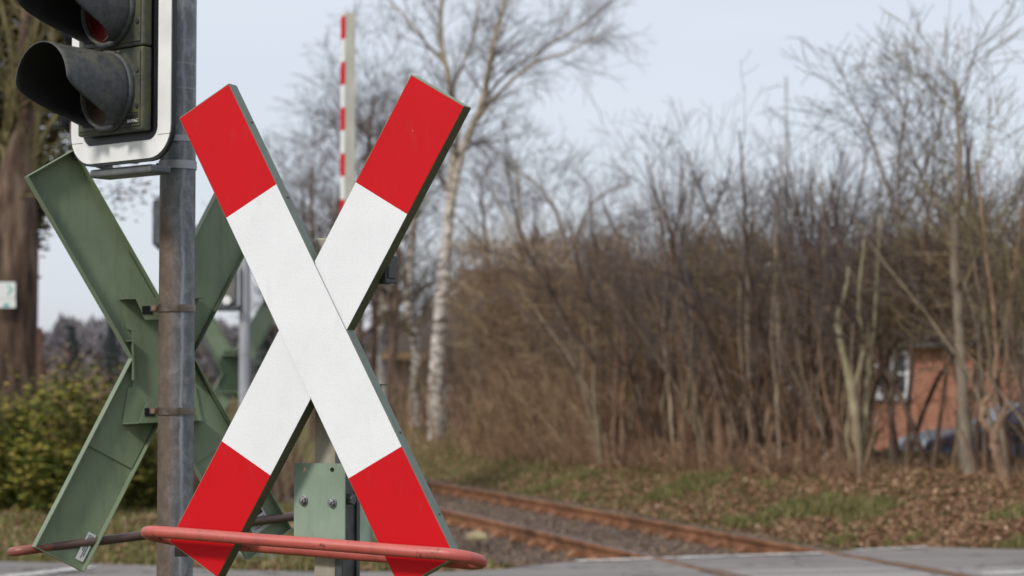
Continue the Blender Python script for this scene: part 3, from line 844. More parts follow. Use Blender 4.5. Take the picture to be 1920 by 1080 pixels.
# ================================================================ SIGNAL HEADS
def signal_head(name, label, loc, n_ang, board=True, lens=('lens_red', 'lens_dark'), visor_mat='visor'):
    """local: x right seen from the front, -y front normal, z up; origin at board's centre bottom."""
    t = thing(name, label, 'signal', loc, n_ang)
    MH = .212; BW, BH = .388, .60
    bot = .068
    if board:
        mb = MB()
        poly = loopcut_poly(-BW / 2 - .004, BW / 2 + .004, -.007, BH, .084)
        mb.prism(poly, .002, .014); mb.build('contrast_board', M['black'], t, auto=40)
        o_ = loopcut_poly(-BW / 2, BW / 2, 0, BH - .008, .08, 8); i_ = loopcut_poly(-BW / 2 + .048, BW / 2 - .048, .046, BH - .054, .035, 8)
        n = len(o_); V = [(x, -.001, z) for x, z in o_] + [(x, -.001, z) for x, z in i_] + [(x, .0018, z) for x, z in o_] + [(x, .0018, z) for x, z in i_]
        fs = []
        for i in range(n):
            j = (i + 1) % n
            fs += [(i, j, n + j, n + i), (i, 2 * n + i, 2 * n + j, j), (n + i, n + j, 3 * n + j, 3 * n + i)]
        link('white_border', V, fs, M['frame_white'], t)
        mb = MB()
        for z_ in (bot - .012,):
            mb.box((-BW / 2 + .0005, -.0016, z_), (-BW / 2 + .0475, -.0011, z_ + .0012)); mb.box((BW / 2 - .0475, -.0016, z_), (BW / 2 - .0005, -.0011, z_ + .0012))
        mb.build('border_seam', M['housing'], t)
        mb = MB(); mb.box((-.13, .015, .03), (-.02, .07, .52)); mb.build('rear_housing', M['housing'], t, bevel=.01)
    for i in range(2):
        z0 = bot + i * (MH + .002); zc_ = z0 + MH / 2
        mb = MB(); mb.box((-.128, -.034, z0), (.126, -.0025, z0 + MH))
        h = mb.build('lamp_housing', M['housing'], t, bevel=.006)
        mb = MB(); mb.box((-.128 + .010, -.0375, z0 + .010), (.126 - .008, -.0345, z0 + MH - .010)); mb.build('door_panel', M['housing'], h, bevel=.0015)
        mb = MB()
        for sx in (.1085,):
            for dz in (-.045, .045):
                mb.cyl((sx, -.0376, zc_ + dz), (sx, -.0415, zc_ + dz), .006, 12)
        mb.build('screw', M['steel_dark'], h, smooth=False)
        # ring
        cx = -.003; r1 = .100
        mb = MB(); N = 48; pf = [(r1 + .003, -.0376), (r1 + .004, -.048), (r1 - .004, -.052), (r1 - .010, -.050), (r1 - .010, -.0376)]
        V = []; fs = []
        for j in range(N):
            a = 2 * math.pi * j / N
            for rr, yy in pf: V.append((cx + rr * math.sin(a), yy, zc_ + rr * math.cos(a)))
        q = len(pf)
        for j in range(N):
            k = (j + 1) % N
            for p_ in range(q - 1): fs.append((j * q + p_, j * q + p_ + 1, k * q + p_ + 1, k * q + p_))
        link('lens_ring', V, fs, M[visor_mat], h, smooth=True)
        # lens: shallow dome
        V = [(cx, -.056, zc_)]; fs = []; NR = 6
        for rr in range(1, NR + 1):
            for j in range(N):
                a = 2 * math.pi * j / N; q_ = rr / NR * .090
                V.append((cx + q_ * math.sin(a), -.040 - .016 * (1 - (rr / NR) ** 2), zc_ + q_ * math.cos(a)))
        for j in range(N): fs.append((0, 1 + j, 1 + (j + 1) % N))
        for rr in range(NR - 1):
            for j in range(N):
                a = 1 + rr * N + j; b_ = 1 + rr * N + (j + 1) % N; fs.append((a, a + N, b_ + N, b_))
        link('lens', V, fs, M[lens[1 - i]], h, smooth=True)
        # visor: tunnel with an S-shaped cut-away below
        rv = .094; NT = 56; NL = 14; V = []; fs = []
        for j in range(NT + 1):
            th = R(-158 + 316 * j / NT); a_ = abs(math.degrees(th))
            L = .205 - .165 * sm(84, 150, a_) 
            for k in range(NL + 1):
                s_ = k / NL; flare = 1 + .06 * s_
                V.append((cx + rv * flare * math.sin(th), -.045 - L * s_, zc_ + rv * flare * math.cos(th)))
        for j in range(NT):
            for k in range(NL):
                a = j * (NL + 1) + k; fs.append((a, a + 1, a + NL + 2, a + NL + 1))
        v = link('visor', V, fs, [M[visor_mat], M['visor_in']], h, smooth=True)
        sd = v.modifiers.new('Solidify', 'SOLIDIFY'); sd.thickness = .003; sd.material_offset = 1; sd.material_offset_rim = 0; sd.offset = 1
        v['_flip'] = 1
        if i == 0 and board:
            mb = MB(); th = R(38); L = .14
            c_ = Vector((cx + rv * 1.05 * math.sin(th), -.045 - L, zc_ + rv * 1.05 * math.cos(th))); nn = Vector((math.sin(th), 0, math.cos(th)))
            mb.cyl(c_, c_ + nn * .004, .0055, 12); mb.build('rivet', M['zinc'], v)
    return t
sd_y = 5.42
SB = P(224.5, 302, sd_y)
SB.z -= .0
sig = signal_head('crossing_signal', 'two lamp crossing signal with white bordered black board high on the grey pole', SB, R(-39.6))
# maker's mark on the lower housing
def text_mesh(s, size, mat, parent, loc, rot, name='maker_lettering', ext=.0004):
    cu = bpy.data.curves.new(name, 'FONT'); cu.body = s; cu.size = size; cu.extrude = ext; cu.align_x = 'CENTER'; cu.space_line = .8
    o = bpy.data.objects.new(name + '_tmp', cu); C.objects.link(o)
    dg = bpy.context.evaluated_depsgraph_get(); me = bpy.data.meshes.new_from_object(o.evaluated_get(dg))
    bpy.data.objects.remove(o)
    me.materials.clear(); me.materials.append(mat)
    t = bpy.data.objects.new(name, me); C.objects.link(t); t.parent = parent; t.location = loc; t.rotation_euler = rot
    return t
low = [c for c in sig.children if c.name.startswith('lamp_housing')][0]
mb = MB(); mb.box((.076, -.0386, .0845), (.112, -.0376, .1005)); lp = mb.build('maker_plate', M['ink'], low)
mb = MB(); mb.box((.076, -.0386, .1025), (.112, -.0376, .1135)); mb.build('maker_plate', M['ink'], low)
text_mesh('PINTSCH', .0090, M['zinc'], low, (.094, -.0392, .1045), (R(90), 0, 0))
text_mesh('BAMAG', .0118, M['frame_white'], low, (.094, -.0392, .0880), (R(90), 0, 0))
# mounting bracket and bands of the signal
mb = MB()
c0 = sig.matrix_basis.inverted()
mb.box((-.14, .016, -.034), (.10, .085, -.012)); mb.build('mounting_bracket', M['steel_mid'], sig, bevel=.006)
for i, (py, hh, lab) in enumerate(((258, .008, 'upper of the two grey bands holding the signal to the pole'), (307, .011, 'lower of the two grey bands holding the signal to the pole'))):
    zz = P(331, py, pole_y - r0).z; c = pole_c(zz)
    cl = thing('pole_band', lab, 'clamp', c)
    mb = MB(); N = 40; V = []; fs = []
    for j in range(N):
        a = 2 * math.pi * j / N
        for rr, z_ in ((r0 + .0006, -hh), (r0 + .003, -hh), (r0 + .003, hh), (r0 + .0006, hh)): V.append((rr * math.cos(a), rr * math.sin(a), z_))
    for j in range(N):
        k = (j + 1) % N
        for q in range(4): fs.append((j * 4 + q, k * 4 + q, k * 4 + (q + 1) % 4, j * 4 + (q + 1) % 4))
    mb.add(V, fs); mb.build('band', M['galv'], cl, auto=40)
    mb = MB(); mb.cyl((-.052, -.012, 0), (-.052, .012, 0), .006, 10); mb.build('bolt', M['steel_dark'], cl)
# second head behind, facing away to the left
S2 = P(143, 300, 5.66)
sig2 = thing('crossing_signal', 'dark blue hooded signal facing left behind the white bordered signal', 'signal', S2, R(-97))
mb = MB(); mb.box((-.32, -.012, .0), (.0, .0, .56)); mb.build('contrast_board', M['housing'], sig2, bevel=.004)
mb = MB(); mb.box((-.30, .001, .02), (-.03, .09, .5)); mb.build('rear_housing', M['housing'], sig2, bevel=.01)
for zc_ in (.145, .38):
    V = []; fs = []; NT = 40; NL = 6; rv = .06
    for j in range(NT + 1):
        th = R(-178 + 356 * j / NT); L = .058 - .01 * sm(90, 170, abs(math.degrees(th)))
        for k in range(NL + 1): V.append((-.12 + rv * math.sin(th), -.012 - L * k / NL, zc_ + rv * math.cos(th)))
    for j in range(NT):
        for k in range(NL):
            a = j * (NL + 1) + k; fs.append((a, a + 1, a + NL + 2, a + NL + 1))
    v = link('visor', V, fs, M['visor_blue'], sig2, smooth=True); s_ = v.modifiers.new('Solidify', 'SOLIDIFY'); s_.thickness = .003
mb = MB(); mb.box((.0, -.016, .06), (.008, .004, .10)); mb.build('hinge', M['band'], sig2)

# ================================================================ FAR POLE, FAR CROSS, FAR SIGNAL
fy = 16.3
fpx = P(458.5, 640, fy)
fp = thing('signal_pole', 'pale grey pole far behind carrying a small green backed X', 'pole', (fpx.x, fy, gz(fpx.x, fy)))
mb = MB(); mb.tube([(0, 0, 0), (0, 0, 1.2), (0, 0, P(458, 402, fy).z - fp.location.z)], .043, 24); mb.build('shaft', M['galv'], fp, auto=60)
mb = MB()
for py in (662, 738):
    z_ = P(458, py, fy).z - fp.location.z; mb = MB(); mb.cyl((0, 0, z_ - .012), (0, 0, z_ + .012), .048, 24); mb.build('clamp_band', M['galv'], fp, auto=60)
fc = P(437, 700, fy + .1)
far_cross = thing('andreas_cross', 'small blurred green back of an X on the far pale pole', 'crossing sign', fc, math.pi + R(22))
for k, y in ((0, -.004), (1, 0)): cross_arm(k, y, [M['red'], M['white'], M['green'], M['green']], far_cross)
mb = MB()
mb.prism([(-.095, -.135), (.095, -.135), (.118, -.02), (.118, .06), (.07, .17), (-.07, .17), (-.118, .06), (-.118, -.02)], .006, .0105); mb.build('centre_plate', M['green_dark'], far_cross)
mb = MB()
for v in (.14, -.14): mb = MB(); mb.box((-.11, .011, v - .004), (.11, .06, v + .004)); mb.build('bracket', M['green'], far_cross)
sb = P(325, 418, fy - .05)
fs_ = thing('crossing_signal', 'dark eight sided rear board of a far signal half hidden behind the pole', 'signal', sb)
mb = MB(); h = .212; k = .05; q = .158
mb.prism([(-q + k, -h), (q - k, -h), (q, -h + k), (q, h - k), (q - k, h), (-q + k, h), (-q, h - k), (-q, -h + k)], -.01, .01); mb.build('contrast_board', M['steel_dark'], fs_)
mb = MB(); mb.box((-.12, -.12, -.19), (.12, -.011, .19)); mb.build('rear_housing', M['steel_dark'], fs_, bevel=.02)
mb = MB(); mb.box((.12, -.04, -.05), (fpx.x - sb.x, -.01, -.02)); mb.build('bracket', M['galv'], fs_)
bx = P(427, 540, fy - .05)
bb = thing('bell_box', 'brown grey box with white cap mounted beside the far pale pole', 'bell box', bx)
mb = MB(); mb.box((-.072, -.06, -.13), (.072, .06, .19)); mb.build('case', mottled('bell_case', [(.3, (.10, .09, .085)), (.7, (.17, .155, .145))], 5, .7), bb, bevel=.012)
mb = MB(); mb.box((-.09, -.08, -.175), (.095, .08, -.131)); mb.build('base', M['steel_dark'], bb, bevel=.01)
mb = MB(); mb.cyl((.005, -.061, -.10), (.005, -.10, -.10), .034, 20); mb.build('cap', M['pvc'], bb, bevel=.006)

# ================================================================ BARRIER
by = 17.6
bp = P(645, 1043, by)
bar = thing('level_crossing_barrier', 'raised red and white striped barrier boom on a pale green drive housing', 'barrier', (bp.x, by, gz(bp.x, by)))
gzb = bar.location.z
ztop = P(645, 25, by + .25).z - gzb
mb = MB(); mb.box((-.02, -.3, -.02), (.235, .1, P(680, 925, by).z - gzb)); ho = mb.build('drive_housing', M['plate'], bar, bevel=.02)
mb = MB(); mb.box((-.05, -.33, -.04), (.26, .13, .06)); mb.build('plinth', M['slab'], bar, bevel=.01)
by_ = R(27)
rot = Matrix.Rotation(by_, 4, 'Z')
mb = MB(); mb.T = Matrix.Translation((0, .25, 0)) @ rot; mb.box((-.047, -.047, .5), (.047, .047, ztop)); boom = mb.build('boom', M['cream'], bar, bevel=.006)
mb = MB(); mb.T = Matrix.Translation((0, .25, 0)) @ rot
per = 87.8 / F * by; z = P(640, 77, by).z - gzb; 
zr = ztop - .03
fsz = []
zz = zr; c = 0
while zz > .6:
    z0 = zz - per / 2; mb.box((-.0495, -.049, z0), (-.0473, .049, zz), c % 2); zz = z0; c += 1
mb.build('stripe', [M['red'], M['sign_white']], boom)
mb = MB(); mb.T = Matrix.Translation((0, .25, 0)) @ rot; mb.box((-.07, -.07, .35), (.07, .07, .55)); mb.build('boom_holder', M['steel_dark'], bar, bevel=.01)

# ================================================================ TREES
class Grow:
    def __init__(s, seed): s.r = random.Random(seed); s.lim = []
    def branch(s, p, d, L, r, lvl, P_):
        rr = s.r; n = max(3, int(L / P_['step'][lvl])); pts = [p.copy()]; rad = [r]
        q = p.copy(); d = d.normalized()
        for i in range(n):
            w = P_['wob'][lvl]
            d = (d + Vector((rr.gauss(0, w), rr.gauss(0, w), rr.gauss(0, w) + P_['up'][lvl]))).normalized()
            q = q + d * (L / n); pts.append(q.copy()); rad.append(max(P_['rmin'], r * (1 - (i + 1) / n * P_['taper'][lvl])))
        s.lim.append((lvl, pts, rad))
        if lvl + 1 < len(P_['n']):
            k = P_['n'][lvl + 1]; k = max(1, int(round(k * (L / P_['refL'][lvl]) * rr.uniform(.8, 1.2))))
            for _ in range(k):
                t = rr.uniform(P_['from'][lvl], 1.0); f = t * n; i = min(n - 1, int(f)); f -= i
                b = pts[i].lerp(pts[i + 1], f); rb = rad[i] * (1 - f) + rad[i + 1] * f
                ax = (pts[i + 1] - pts[i]).normalized()
                az = rr.uniform(0, 2 * math.pi); o = ax.orthogonal().normalized(); o2 = ax.cross(o)
                side = o * math.cos(az) + o2 * math.sin(az)
                an = R(rr.uniform(*P_['ang'][lvl + 1]))
                s.branch(b, ax * math.cos(an) + side * math.sin(an), P_['len'][lvl + 1] * rr.uniform(.6, 1.15) * (1.15 - .55 * t), rb * P_['rk'][lvl + 1], lvl + 1, P_)
    def meshes(s, thick_lvl, sides=(7, 5, 4, 3, 3)):
        a, b = TB(), TB()
        for lvl, pts, rad in s.lim:
            (a if lvl <= thick_lvl else b).tube(pts, rad, sides[min(lvl, 4)], 0, caps=False)
        return a, b
SHRUB = dict(step=[.25, .2, .15, .12], wob=[.085, .11, .13, .15], up=[.02, .06, .05, .02], rmin=.0028, taper=[.75, .8, .8, .7], n=[1, 9, 6, 4], refL=[3.2, 1.4, .8, .4],
             len=[3.2, 1.5, .8, .4], ang=[(0, 0), (18, 48), (20, 55), (25, 60)], rk=[1, .5, .55, .6], **{'from': [.40, .15, .15, .1]})
def shrub(name, label, cat, loc, H, stems, seed, bk, tw, spread=.25, group=None, r0=.030, dens=1.0, **kw):
    P_ = {k: (list(v) if isinstance(v, list) else v) for k, v in SHRUB.items()}
    P_['n'] = [1, int(6.4 * dens), int(3.8 * dens), int(2.6 * dens)]
    P_.update(kw)
    g = Grow(seed)
    for i in range(stems):
        a = g.r.uniform(0, 6.28); q = Vector((math.cos(a), math.sin(a), 0))
        L = H * g.r.uniform(.75, 1.05)
        sc = H / 4.2
        P2 = dict(P_); P2['len'] = [x * sc for x in P_['len']]; P2['refL'] = [x * sc for x in P_['refL']]
        g.branch(q * g.r.uniform(0, .12), Vector((0, 0, 1)) + q * spread * g.r.uniform(.2, 1.2), L, r0 * g.r.uniform(.7, 1.3) * (1 if stems > 1 else 1.4), 0, P2)
    a, b = g.meshes(0)
    t = thing(name, label, cat, loc, 0, group)
    a.build('trunk', M[bk], t, smooth=True); b.build('crown', M[tw], t)
    return t

def height_at(base, top_py, Y=None):
    return P(960, top_py, Y or base.y).z - base.z

# --- the birches (limbs laid out from the photograph)
def birch(name, label, base, limbs, seed, bk='birch', tw='twig', twn=26, tl=1.7, group=None, low=.12):
    t = thing(name, label, 'tree', base)
    g = Grow(seed); Pb = dict(step=[.3, .25, .18, .14], wob=[.02, .08, .11, .13], up=[0, .015, -.015, -.03], rmin=.0035, taper=[.6, .8, .8, .6], n=[1, twn, 8, 5], refL=[4, 1.7, 1.0, .5],
              len=[4, tl, .95, .5], ang=[(0, 0), (25, 60), (22, 55), (25, 55)], rk=[1, .42, .5, .6], **{'from': [.1, .12, .1, .1]})
    for pts, r_a, r_b, tf in limbs:
        # smooth the polyline
        P0 = [Vector(p) for p in pts]; dense = []
        for i in range(len(P0) - 1):
            a = P0[max(i - 1, 0)]; b_ = P0[i]; c = P0[i + 1]; d = P0[min(i + 2, len(P0) - 1)]
            for k in range(6):
                u = k / 6
                dense.append(.5 * ((2 * b_) + (c - a) * u + (2 * a - 5 * b_ + 4 * c - d) * u * u + (3 * b_ - a - 3 * c + d) * u ** 3))
        dense.append(P0[-1]); n = len(dense)
        ks = max(1.0, base.y / 36); rad = [(r_a + (r_b - r_a) * i / (n - 1)) * ks for i in range(n)]; tf = tf * 1.7
        for i in range(1, n - 1): dense[i] = dense[i] + Vector((g.r.gauss(0, .004), g.r.gauss(0, .01), 0))
        g.lim.append((0, dense, rad))
        L = sum((dense[i + 1] - dense[i]).length for i in range(n - 1))
        for _ in range(int(tf * L)):
            i = g.r.randrange(int(n * low), n - 1); ax = (dense[i + 1] - dense[i]).normalized(); az = g.r.uniform(0, 6.28)
            o = ax.orthogonal().normalized(); sd = o * math.cos(az) + ax.cross(o) * math.sin(az); an = R(g.r.uniform(25, 60))
            k = 1.1 - .5 * i / n
            g.branch(dense[i], ax * math.cos(an) + sd * math.sin(an), tl * k * g.r.uniform(.5, 1.1), max(.006, rad[i] * .4), 1, Pb)
    a, b = g.meshes(0, (10, 5, 3, 3, 3))
    a.build('trunk', M[bk], t, smooth=True); b.build('crown', M[tw], t)
    return t
def rel(base, px, py, dy=0):
    return P(px, py, base.y + dy) - base
bz = G(820, 822)
birch('birch_tree', 'tallest white barked birch with forked trunk on the bank behind the big X', bz, [
    ([rel(bz, 820, 832), rel(bz, 818, 740), rel(bz, 822, 650), rel(bz, 830, 540), rel(bz, 838, 455)], .165, .10, 0),
    ([rel(bz, 838, 455), rel(bz, 846, 380), rel(bz, 862, 300), rel(bz, 884, 240), rel(bz, 905, 190), rel(bz, 918, 120), rel(bz, 930, 60), rel(bz, 950, -10), rel(bz, 960, -120, .3)], .085, .03, 2.2),
    ([rel(bz, 836, 470), rel(bz, 845, 330), rel(bz, 858, 240), rel(bz, 842, 150), rel(bz, 826, 70), rel(bz, 828, -10), rel(bz, 822, -140)], .07, .025, 2.2),
    ([rel(bz, 884, 240), rel(bz, 940, 170), rel(bz, 1000, 120, -.3), rel(bz, 1070, 95, -.5), rel(bz, 1130, 60, -.7)], .035, .012, 2.6),
    ([rel(bz, 905, 190), rel(bz, 960, 130, .4), rel(bz, 1030, 85, .7), rel(bz, 1100, 40, .9), rel(bz, 1150, 0, 1)], .03, .01, 2.6),
    ([rel(bz, 842, 130), rel(bz, 790, 70, .4), rel(bz, 740, 10, .6), rel(bz, 690, -40, .8)], .03, .01, 2.4),
    ([rel(bz, 850, 160), rel(bz, 880, 90), rel(bz, 895, 30), rel(bz, 890, -60)], .03, .012, 2.2),
    ([rel(bz, 832, 560), rel(bz, 850, 550), rel(bz, 875, 525, -.2), rel(bz, 895, 505, -.3)], .03, .01, .8),
], 11)
b2 = G(775, 800)
birch('birch_tree', 'leaning lichen coloured birch just left of the tallest birch', b2, [
    ([rel(b2, 782, 812), rel(b2, 778, 740), rel(b2, 780, 650), rel(b2, 766, 590), rel(b2, 768, 520), rel(b2, 775, 420), rel(b2, 768, 340), rel(b2, 772, 250), rel(b2, 760, 150)], .105, .03, 2.2),
    ([rel(b2, 772, 420), rel(b2, 800, 330), rel(b2, 815, 240)], .035, .012, 2.4)], 12, tw='twig_yellow', tl=1.3)
b3 = G(702, 770)
birch('birch_tree', 'curved pale birch leaning out beside the edge of the front X', b3, [
    ([rel(b3, 720, 790), rel(b3, 706, 690), rel(b3, 702, 650), rel(b3, 714, 600), rel(b3, 718, 540), rel(b3, 705, 440), rel(b3, 700, 330), rel(b3, 690, 230)], .12, .03, 2.2)], 13, tl=1.4)
b4 = G(988, 824)
birch('pale_sapling', 'thin pale straight sapling standing clear of the brush right of the birches', b4, [
    ([rel(b4, 988, 828), rel(b4, 992, 740), rel(b4, 990, 650), rel(b4, 982, 560), rel(b4, 976, 460), rel(b4, 975, 380), rel(b4, 965, 300)], .05, .02, 2.6),
    ([rel(b4, 976, 470), rel(b4, 940, 390), rel(b4, 900, 330)], .02, .008, 2.2)], 14, bk='bark_pale', tl=1.1)
b5 = G(1090, 832)
birch('forked_sapling', 'slim sapling whose trunk forks like a Y right of the pale sapling', b5, [
    ([rel(b5, 1092, 840), rel(b5, 1082, 740), rel(b5, 1078, 650), rel(b5, 1070, 560), rel(b5, 1064, 480)], .06, .04, .0),
    ([rel(b5, 1064, 480), rel(b5, 1052, 430), rel(b5, 1040, 390), rel(b5, 1000, 340), rel(b5, 960, 320)], .034, .012, 3),
    ([rel(b5, 1064, 480), rel(b5, 1085, 440), rel(b5, 1105, 390), rel(b5, 1140, 360, .2), rel(b5, 1190, 340, .4)], .032, .01, 3),
    ([rel(b5, 1076, 660), rel(b5, 1050, 600), rel(b5, 1034, 540)], .025, .01, 1)], 15, bk='bark_grey', tl=1.2)
b6 = G(1612, 884)
birch('multi_stem_willow', 'yellow green clump of stems bending up in front of the brick house', b6, [
    ([rel(b6, 1612, 890), rel(b6, 1606, 800), rel(b6, 1590, 700), rel(b6, 1574, 630), rel(b6, 1570, 592), rel(b6, 1582, 560), rel(b6, 1592, 500)], .055, .015, 1.2),
    ([rel(b6, 1606, 800), rel(b6, 1600, 740), rel(b6, 1612, 690), rel(b6, 1618, 640), rel(b6, 1610, 560), rel(b6, 1622, 440)], .035, .012, 2.2),
    ([rel(b6, 1622, 888, .1), rel(b6, 1622, 800, .1), rel(b6, 1628, 720, .2), rel(b6, 1640, 600, .2), rel(b6, 1650, 400, .2)], .035, .012, 2.4),
    ([rel(b6, 1600, 886, -.1), rel(b6, 1588, 820, -.1), rel(b6, 1590, 790)], .02, .014, 0)], 16, bk='bark_clump', tw='twig', tl=.8, low=.5)
b7 = G(1878, 904)
birch('forked_tree', 'reddish brown stem with a rounded Y fork at the right edge', b7, [
    ([rel(b7, 1886, 910), rel(b7, 1872, 860), rel(b7, 1862, 815)], .06, .045, 0),
    ([rel(b7, 1862, 815), rel(b7, 1842, 785), rel(b7, 1846, 755), rel(b7, 1862, 730), rel(b7, 1868, 640), rel(b7, 1850, 480), rel(b7, 1830, 300)], .036, .012, 3.0),
    ([rel(b7, 1862, 815), rel(b7, 1880, 780), rel(b7, 1892, 740), rel(b7, 1886, 690), rel(b7, 1896, 560), rel(b7, 1920, 380)], .034, .01, 3.0)], 17, bk='bark_brown', tw='twig_yellow', tl=1.0, low=.5)
b8 = G(1815, 890)
birch('dark_tree', 'darker straight stem between the clump of stems and the rounded fork', b8, [
    ([rel(b8, 1818, 896), rel(b8, 1806, 760), rel(b8, 1798, 620), rel(b8, 1790, 460), rel(b8, 1800, 300), rel(b8, 1790, 150)], .07, .018, 3.2)], 18, bk='bark_grey', tw='twig_yellow', tl=1.2, low=.45)
b9 = G(1690, 872)
birch('winding_tree', 'twisting grey stem crossing in front of the white window', b9, [
    ([rel(b9, 1676, 880), rel(b9, 1672, 780), rel(b9, 1680, 680), rel(b9, 1676, 620), rel(b9, 1690, 560), rel(b9, 1688, 440), rel(b9, 1686, 300), rel(b9, 1700, 190)], .04, .015, 4.2),
    ([rel(b9, 1690, 420), rel(b9, 1660, 340), rel(b9, 1630, 250), rel(b9, 1600, 190)], .022, .008, 3.4),
    ([rel(b9, 1690, 420), rel(b9, 1730, 330), rel(b9, 1760, 240), rel(b9, 1770, 180)], .022, .008, 3.4)], 19, bk='bark_grey', tw='twig_dark', tl=1.0, low=.45)

# --- repeated saplings and shrubs of the hedge
kinds = []
kinds.append((shrub('hedge_shrub', 'many stemmed bare grey shrub in the hedge on the railway bank', 'shrub', (0, 0, -50), 4.4, 3, 31, 'bark_grey', 'twig', .22, 'bare grey shrubs of the bank hedge'), 4.4))
kinds.append((shrub('hedge_shrub', 'bare shrub of brown stems in the hedge on the railway bank', 'shrub', (0, 0, -50), 4.0, 3, 32, 'bark_brown', 'twig', .25, 'bare brown shrubs of the bank hedge'), 4.0))
kinds.append((shrub('hedge_shrub', 'bare shrub of upright tan stems in the hedge on the railway bank', 'shrub', (0, 0, -50), 4.2, 3, 33, 'bark_tan', 'twig', .2, 'bare tan shrubs of the bank hedge'), 4.2))
kinds.append((shrub('young_tree', 'slender dark young tree rising out of the hedge on the railway bank', 'tree', (0, 0, -50), 4.8, 2, 34, 'bark_big', 'twig_dark', .15, 'young dark trees of the bank hedge', r0=.034, dens=1.25), 4.8))
kinds.append((shrub('sapling', 'thin pale bare sapling standing in the brown brush of the bank', 'sapling', (0, 0, -50), 3.4, 2, 35, 'bark_pale', 'twig', .14, 'thin pale saplings of the bank hedge', r0=.028, dens=.6, wob=[.055, .11, .13, .15]), 3.4))
used = [False] * len(kinds)
def put(k, px, base_py, top_py, rz):
    root, H = kinds[k]
    b = G(px, base_py); s = height_at(b, top_py) / H
    if not used[k]:
        root.location = b; root.rotation_euler.z = rz; root.scale = (s,) * 3; used[k] = True
    else:
        dup(root, b, rz, scale=s)
rr = random.Random(5)
def topline(x):      # photo row of the hedge tops
    pts = [(860, 430), (960, 400), (1060, 380), (1160, 300), (1230, 215), (1300, 250), (1360, 180), (1420, 260), (1480, 190), (1560, 200), (1640, 215), (1700, 175), (1760, 215), (1830, 175), (1920, 160), (2100, 150)]
    for (a, ya), (b, yb) in zip(pts[:-1], pts[1:]):
        if a <= x <= b: return ya + (yb - ya) * (x - a) / (b - a)
    return 420
x = 1120
i = 0
while x < 2060:
    base = 842 + (x - 1000) * .052 + rr.uniform(-14, 6)
    k = rr.choice([0, 0, 1, 2, 3, 4, 4, 2]) if x < 1650 else rr.choice([0, 2, 2, 3, 1, 2])
    top = topline(x) + rr.uniform(0, 1) ** .7 * 250 + (60 if k == 4 else 0)
    if 1640 < x < 1880: top = topline(x) + rr.uniform(20, 160)
    put(k, x, base, top, rr.uniform(0, 6.28)); x += rr.uniform(26, 58) * (2.2 if 1615 < x < 1900 else 1); i += 1
for px in (880, 905, 930, 1015, 1035, 1100, 700 + 160):
    put(rr.choice([4, 1, 2]), px, 825 + rr.uniform(-6, 8), rr.uniform(560, 640), rr.uniform(0, 6.28))
for px, top in ((1195, 200), (1230, 240), (1290, 250), (1250, 330), (1365, 170), (1410, 240), (1465, 190), (1530, 230), (1480, 160), (1585, 160), (1700, 180), (1745, 200), (1850, 100), (1900, 90), (1440, 250)):
    put(3, px, 850 + (px - 1100) * .045, top, rr.uniform(0, 6.28))

x = 1130
while x < 2000:                              # low bare stems that show in the trunk zone
    if not 1615 < x < 1930:
        put(rr.choice([4, 4, 1, 2, 1, 3]), x, 854 + (x - 1000) * .05 + rr.uniform(-12, 14), rr.uniform(400, 600), rr.uniform(0, 6.28))
    x += rr.uniform(18, 48)

# --- background twiggy trees
BT = dict(step=[.5, .4, .3, .25], wob=[.04, .09, .12, .14], up=[.01, .03, .02, .0], rmin=.007, taper=[.8, .85, .8, .6], n=[1, 16, 9, 7], refL=[8, 3.6, 1.8, .9],
          len=[8, 3.6, 1.8, .9], ang=[(0, 0), (25, 65), (25, 60), (25, 60)], rk=[1, .45, .5, .6], **{'from': [.25, .1, .1, .1]})
def bgtree(seed, H, label, tw='twig_dark'):
    g = Grow(seed); P2 = dict(BT); sc = H / 9.5
    P2['len'] = [v * sc for v in BT['len']]; P2['refL'] = [v * sc for v in BT['refL']]
    g.branch(Vector((0, 0, 0)), Vector((0, 0, 1)), H * .9, .16 * sc, 0, P2)
    a, b = g.meshes(1, (8, 5, 3, 3, 3)); t = thing('bare_tree', label, 'tree', (0, 0, 0))
    a.build('trunk', M['bark_big'], t, smooth=True); b.build('crown', M[tw], t); return t
seen = set()
bg = [bgtree(41, 9.0, ''), bgtree(42, 9.0, '')]
spec = [(0, 590, 48, 255, 'dark fine twigged bare tree between the two crosses left of the barrier boom'),
        (1, 668, 52, 120, 'tall dense bare tree directly behind the raised barrier boom'),
        (0, 735, 46, 210, 'bare tree with dense twigs behind the leaning birches'),
        (1, 540, 60, 340, 'low bare tree farthest left between the two crosses'),
        (1, 915, 50, 290, 'wide crowned bare tree right of the tallest birch'),
        (0, 1010, 55, 330, 'dense crowned bare tree behind the pale sapling'),
        (1, 625, 62, 170, 'fine twigged tree just left of the barrier boom farther back'),
        (0, 700, 64, 200, 'fine twigged tree just right of the barrier boom farther back'),
        (0, 780, 66, 260, 'fine twigged tree farther back behind the leaning birches'),
        (1, 575, 66, 300, 'low dense twigged tree between the crosses farther back'),
        (1, 1120, 58, 400, 'low bare tree behind the forked sapling')]
for n_i, (k, px, Y, top, lab) in enumerate(spec):
    p = P(px, 735, Y); base = Vector((p.x, Y, gz(p.x, Y))); s = (P(px, top, Y).z - base.z) / 9.0
    if k in seen: dup(bg[k], base, n_i * 1.3, lab, s)
    else:
        bg[k].location = base; bg[k].rotation_euler.z = n_i * 1.3; bg[k].scale = (s,) * 3; bg[k]['label'] = lab; seen.add(k)
for o in C.objects:
    if o.name.startswith('bare_tree') and o.parent is None: o['group'] = 'bare trees standing behind the crossing'

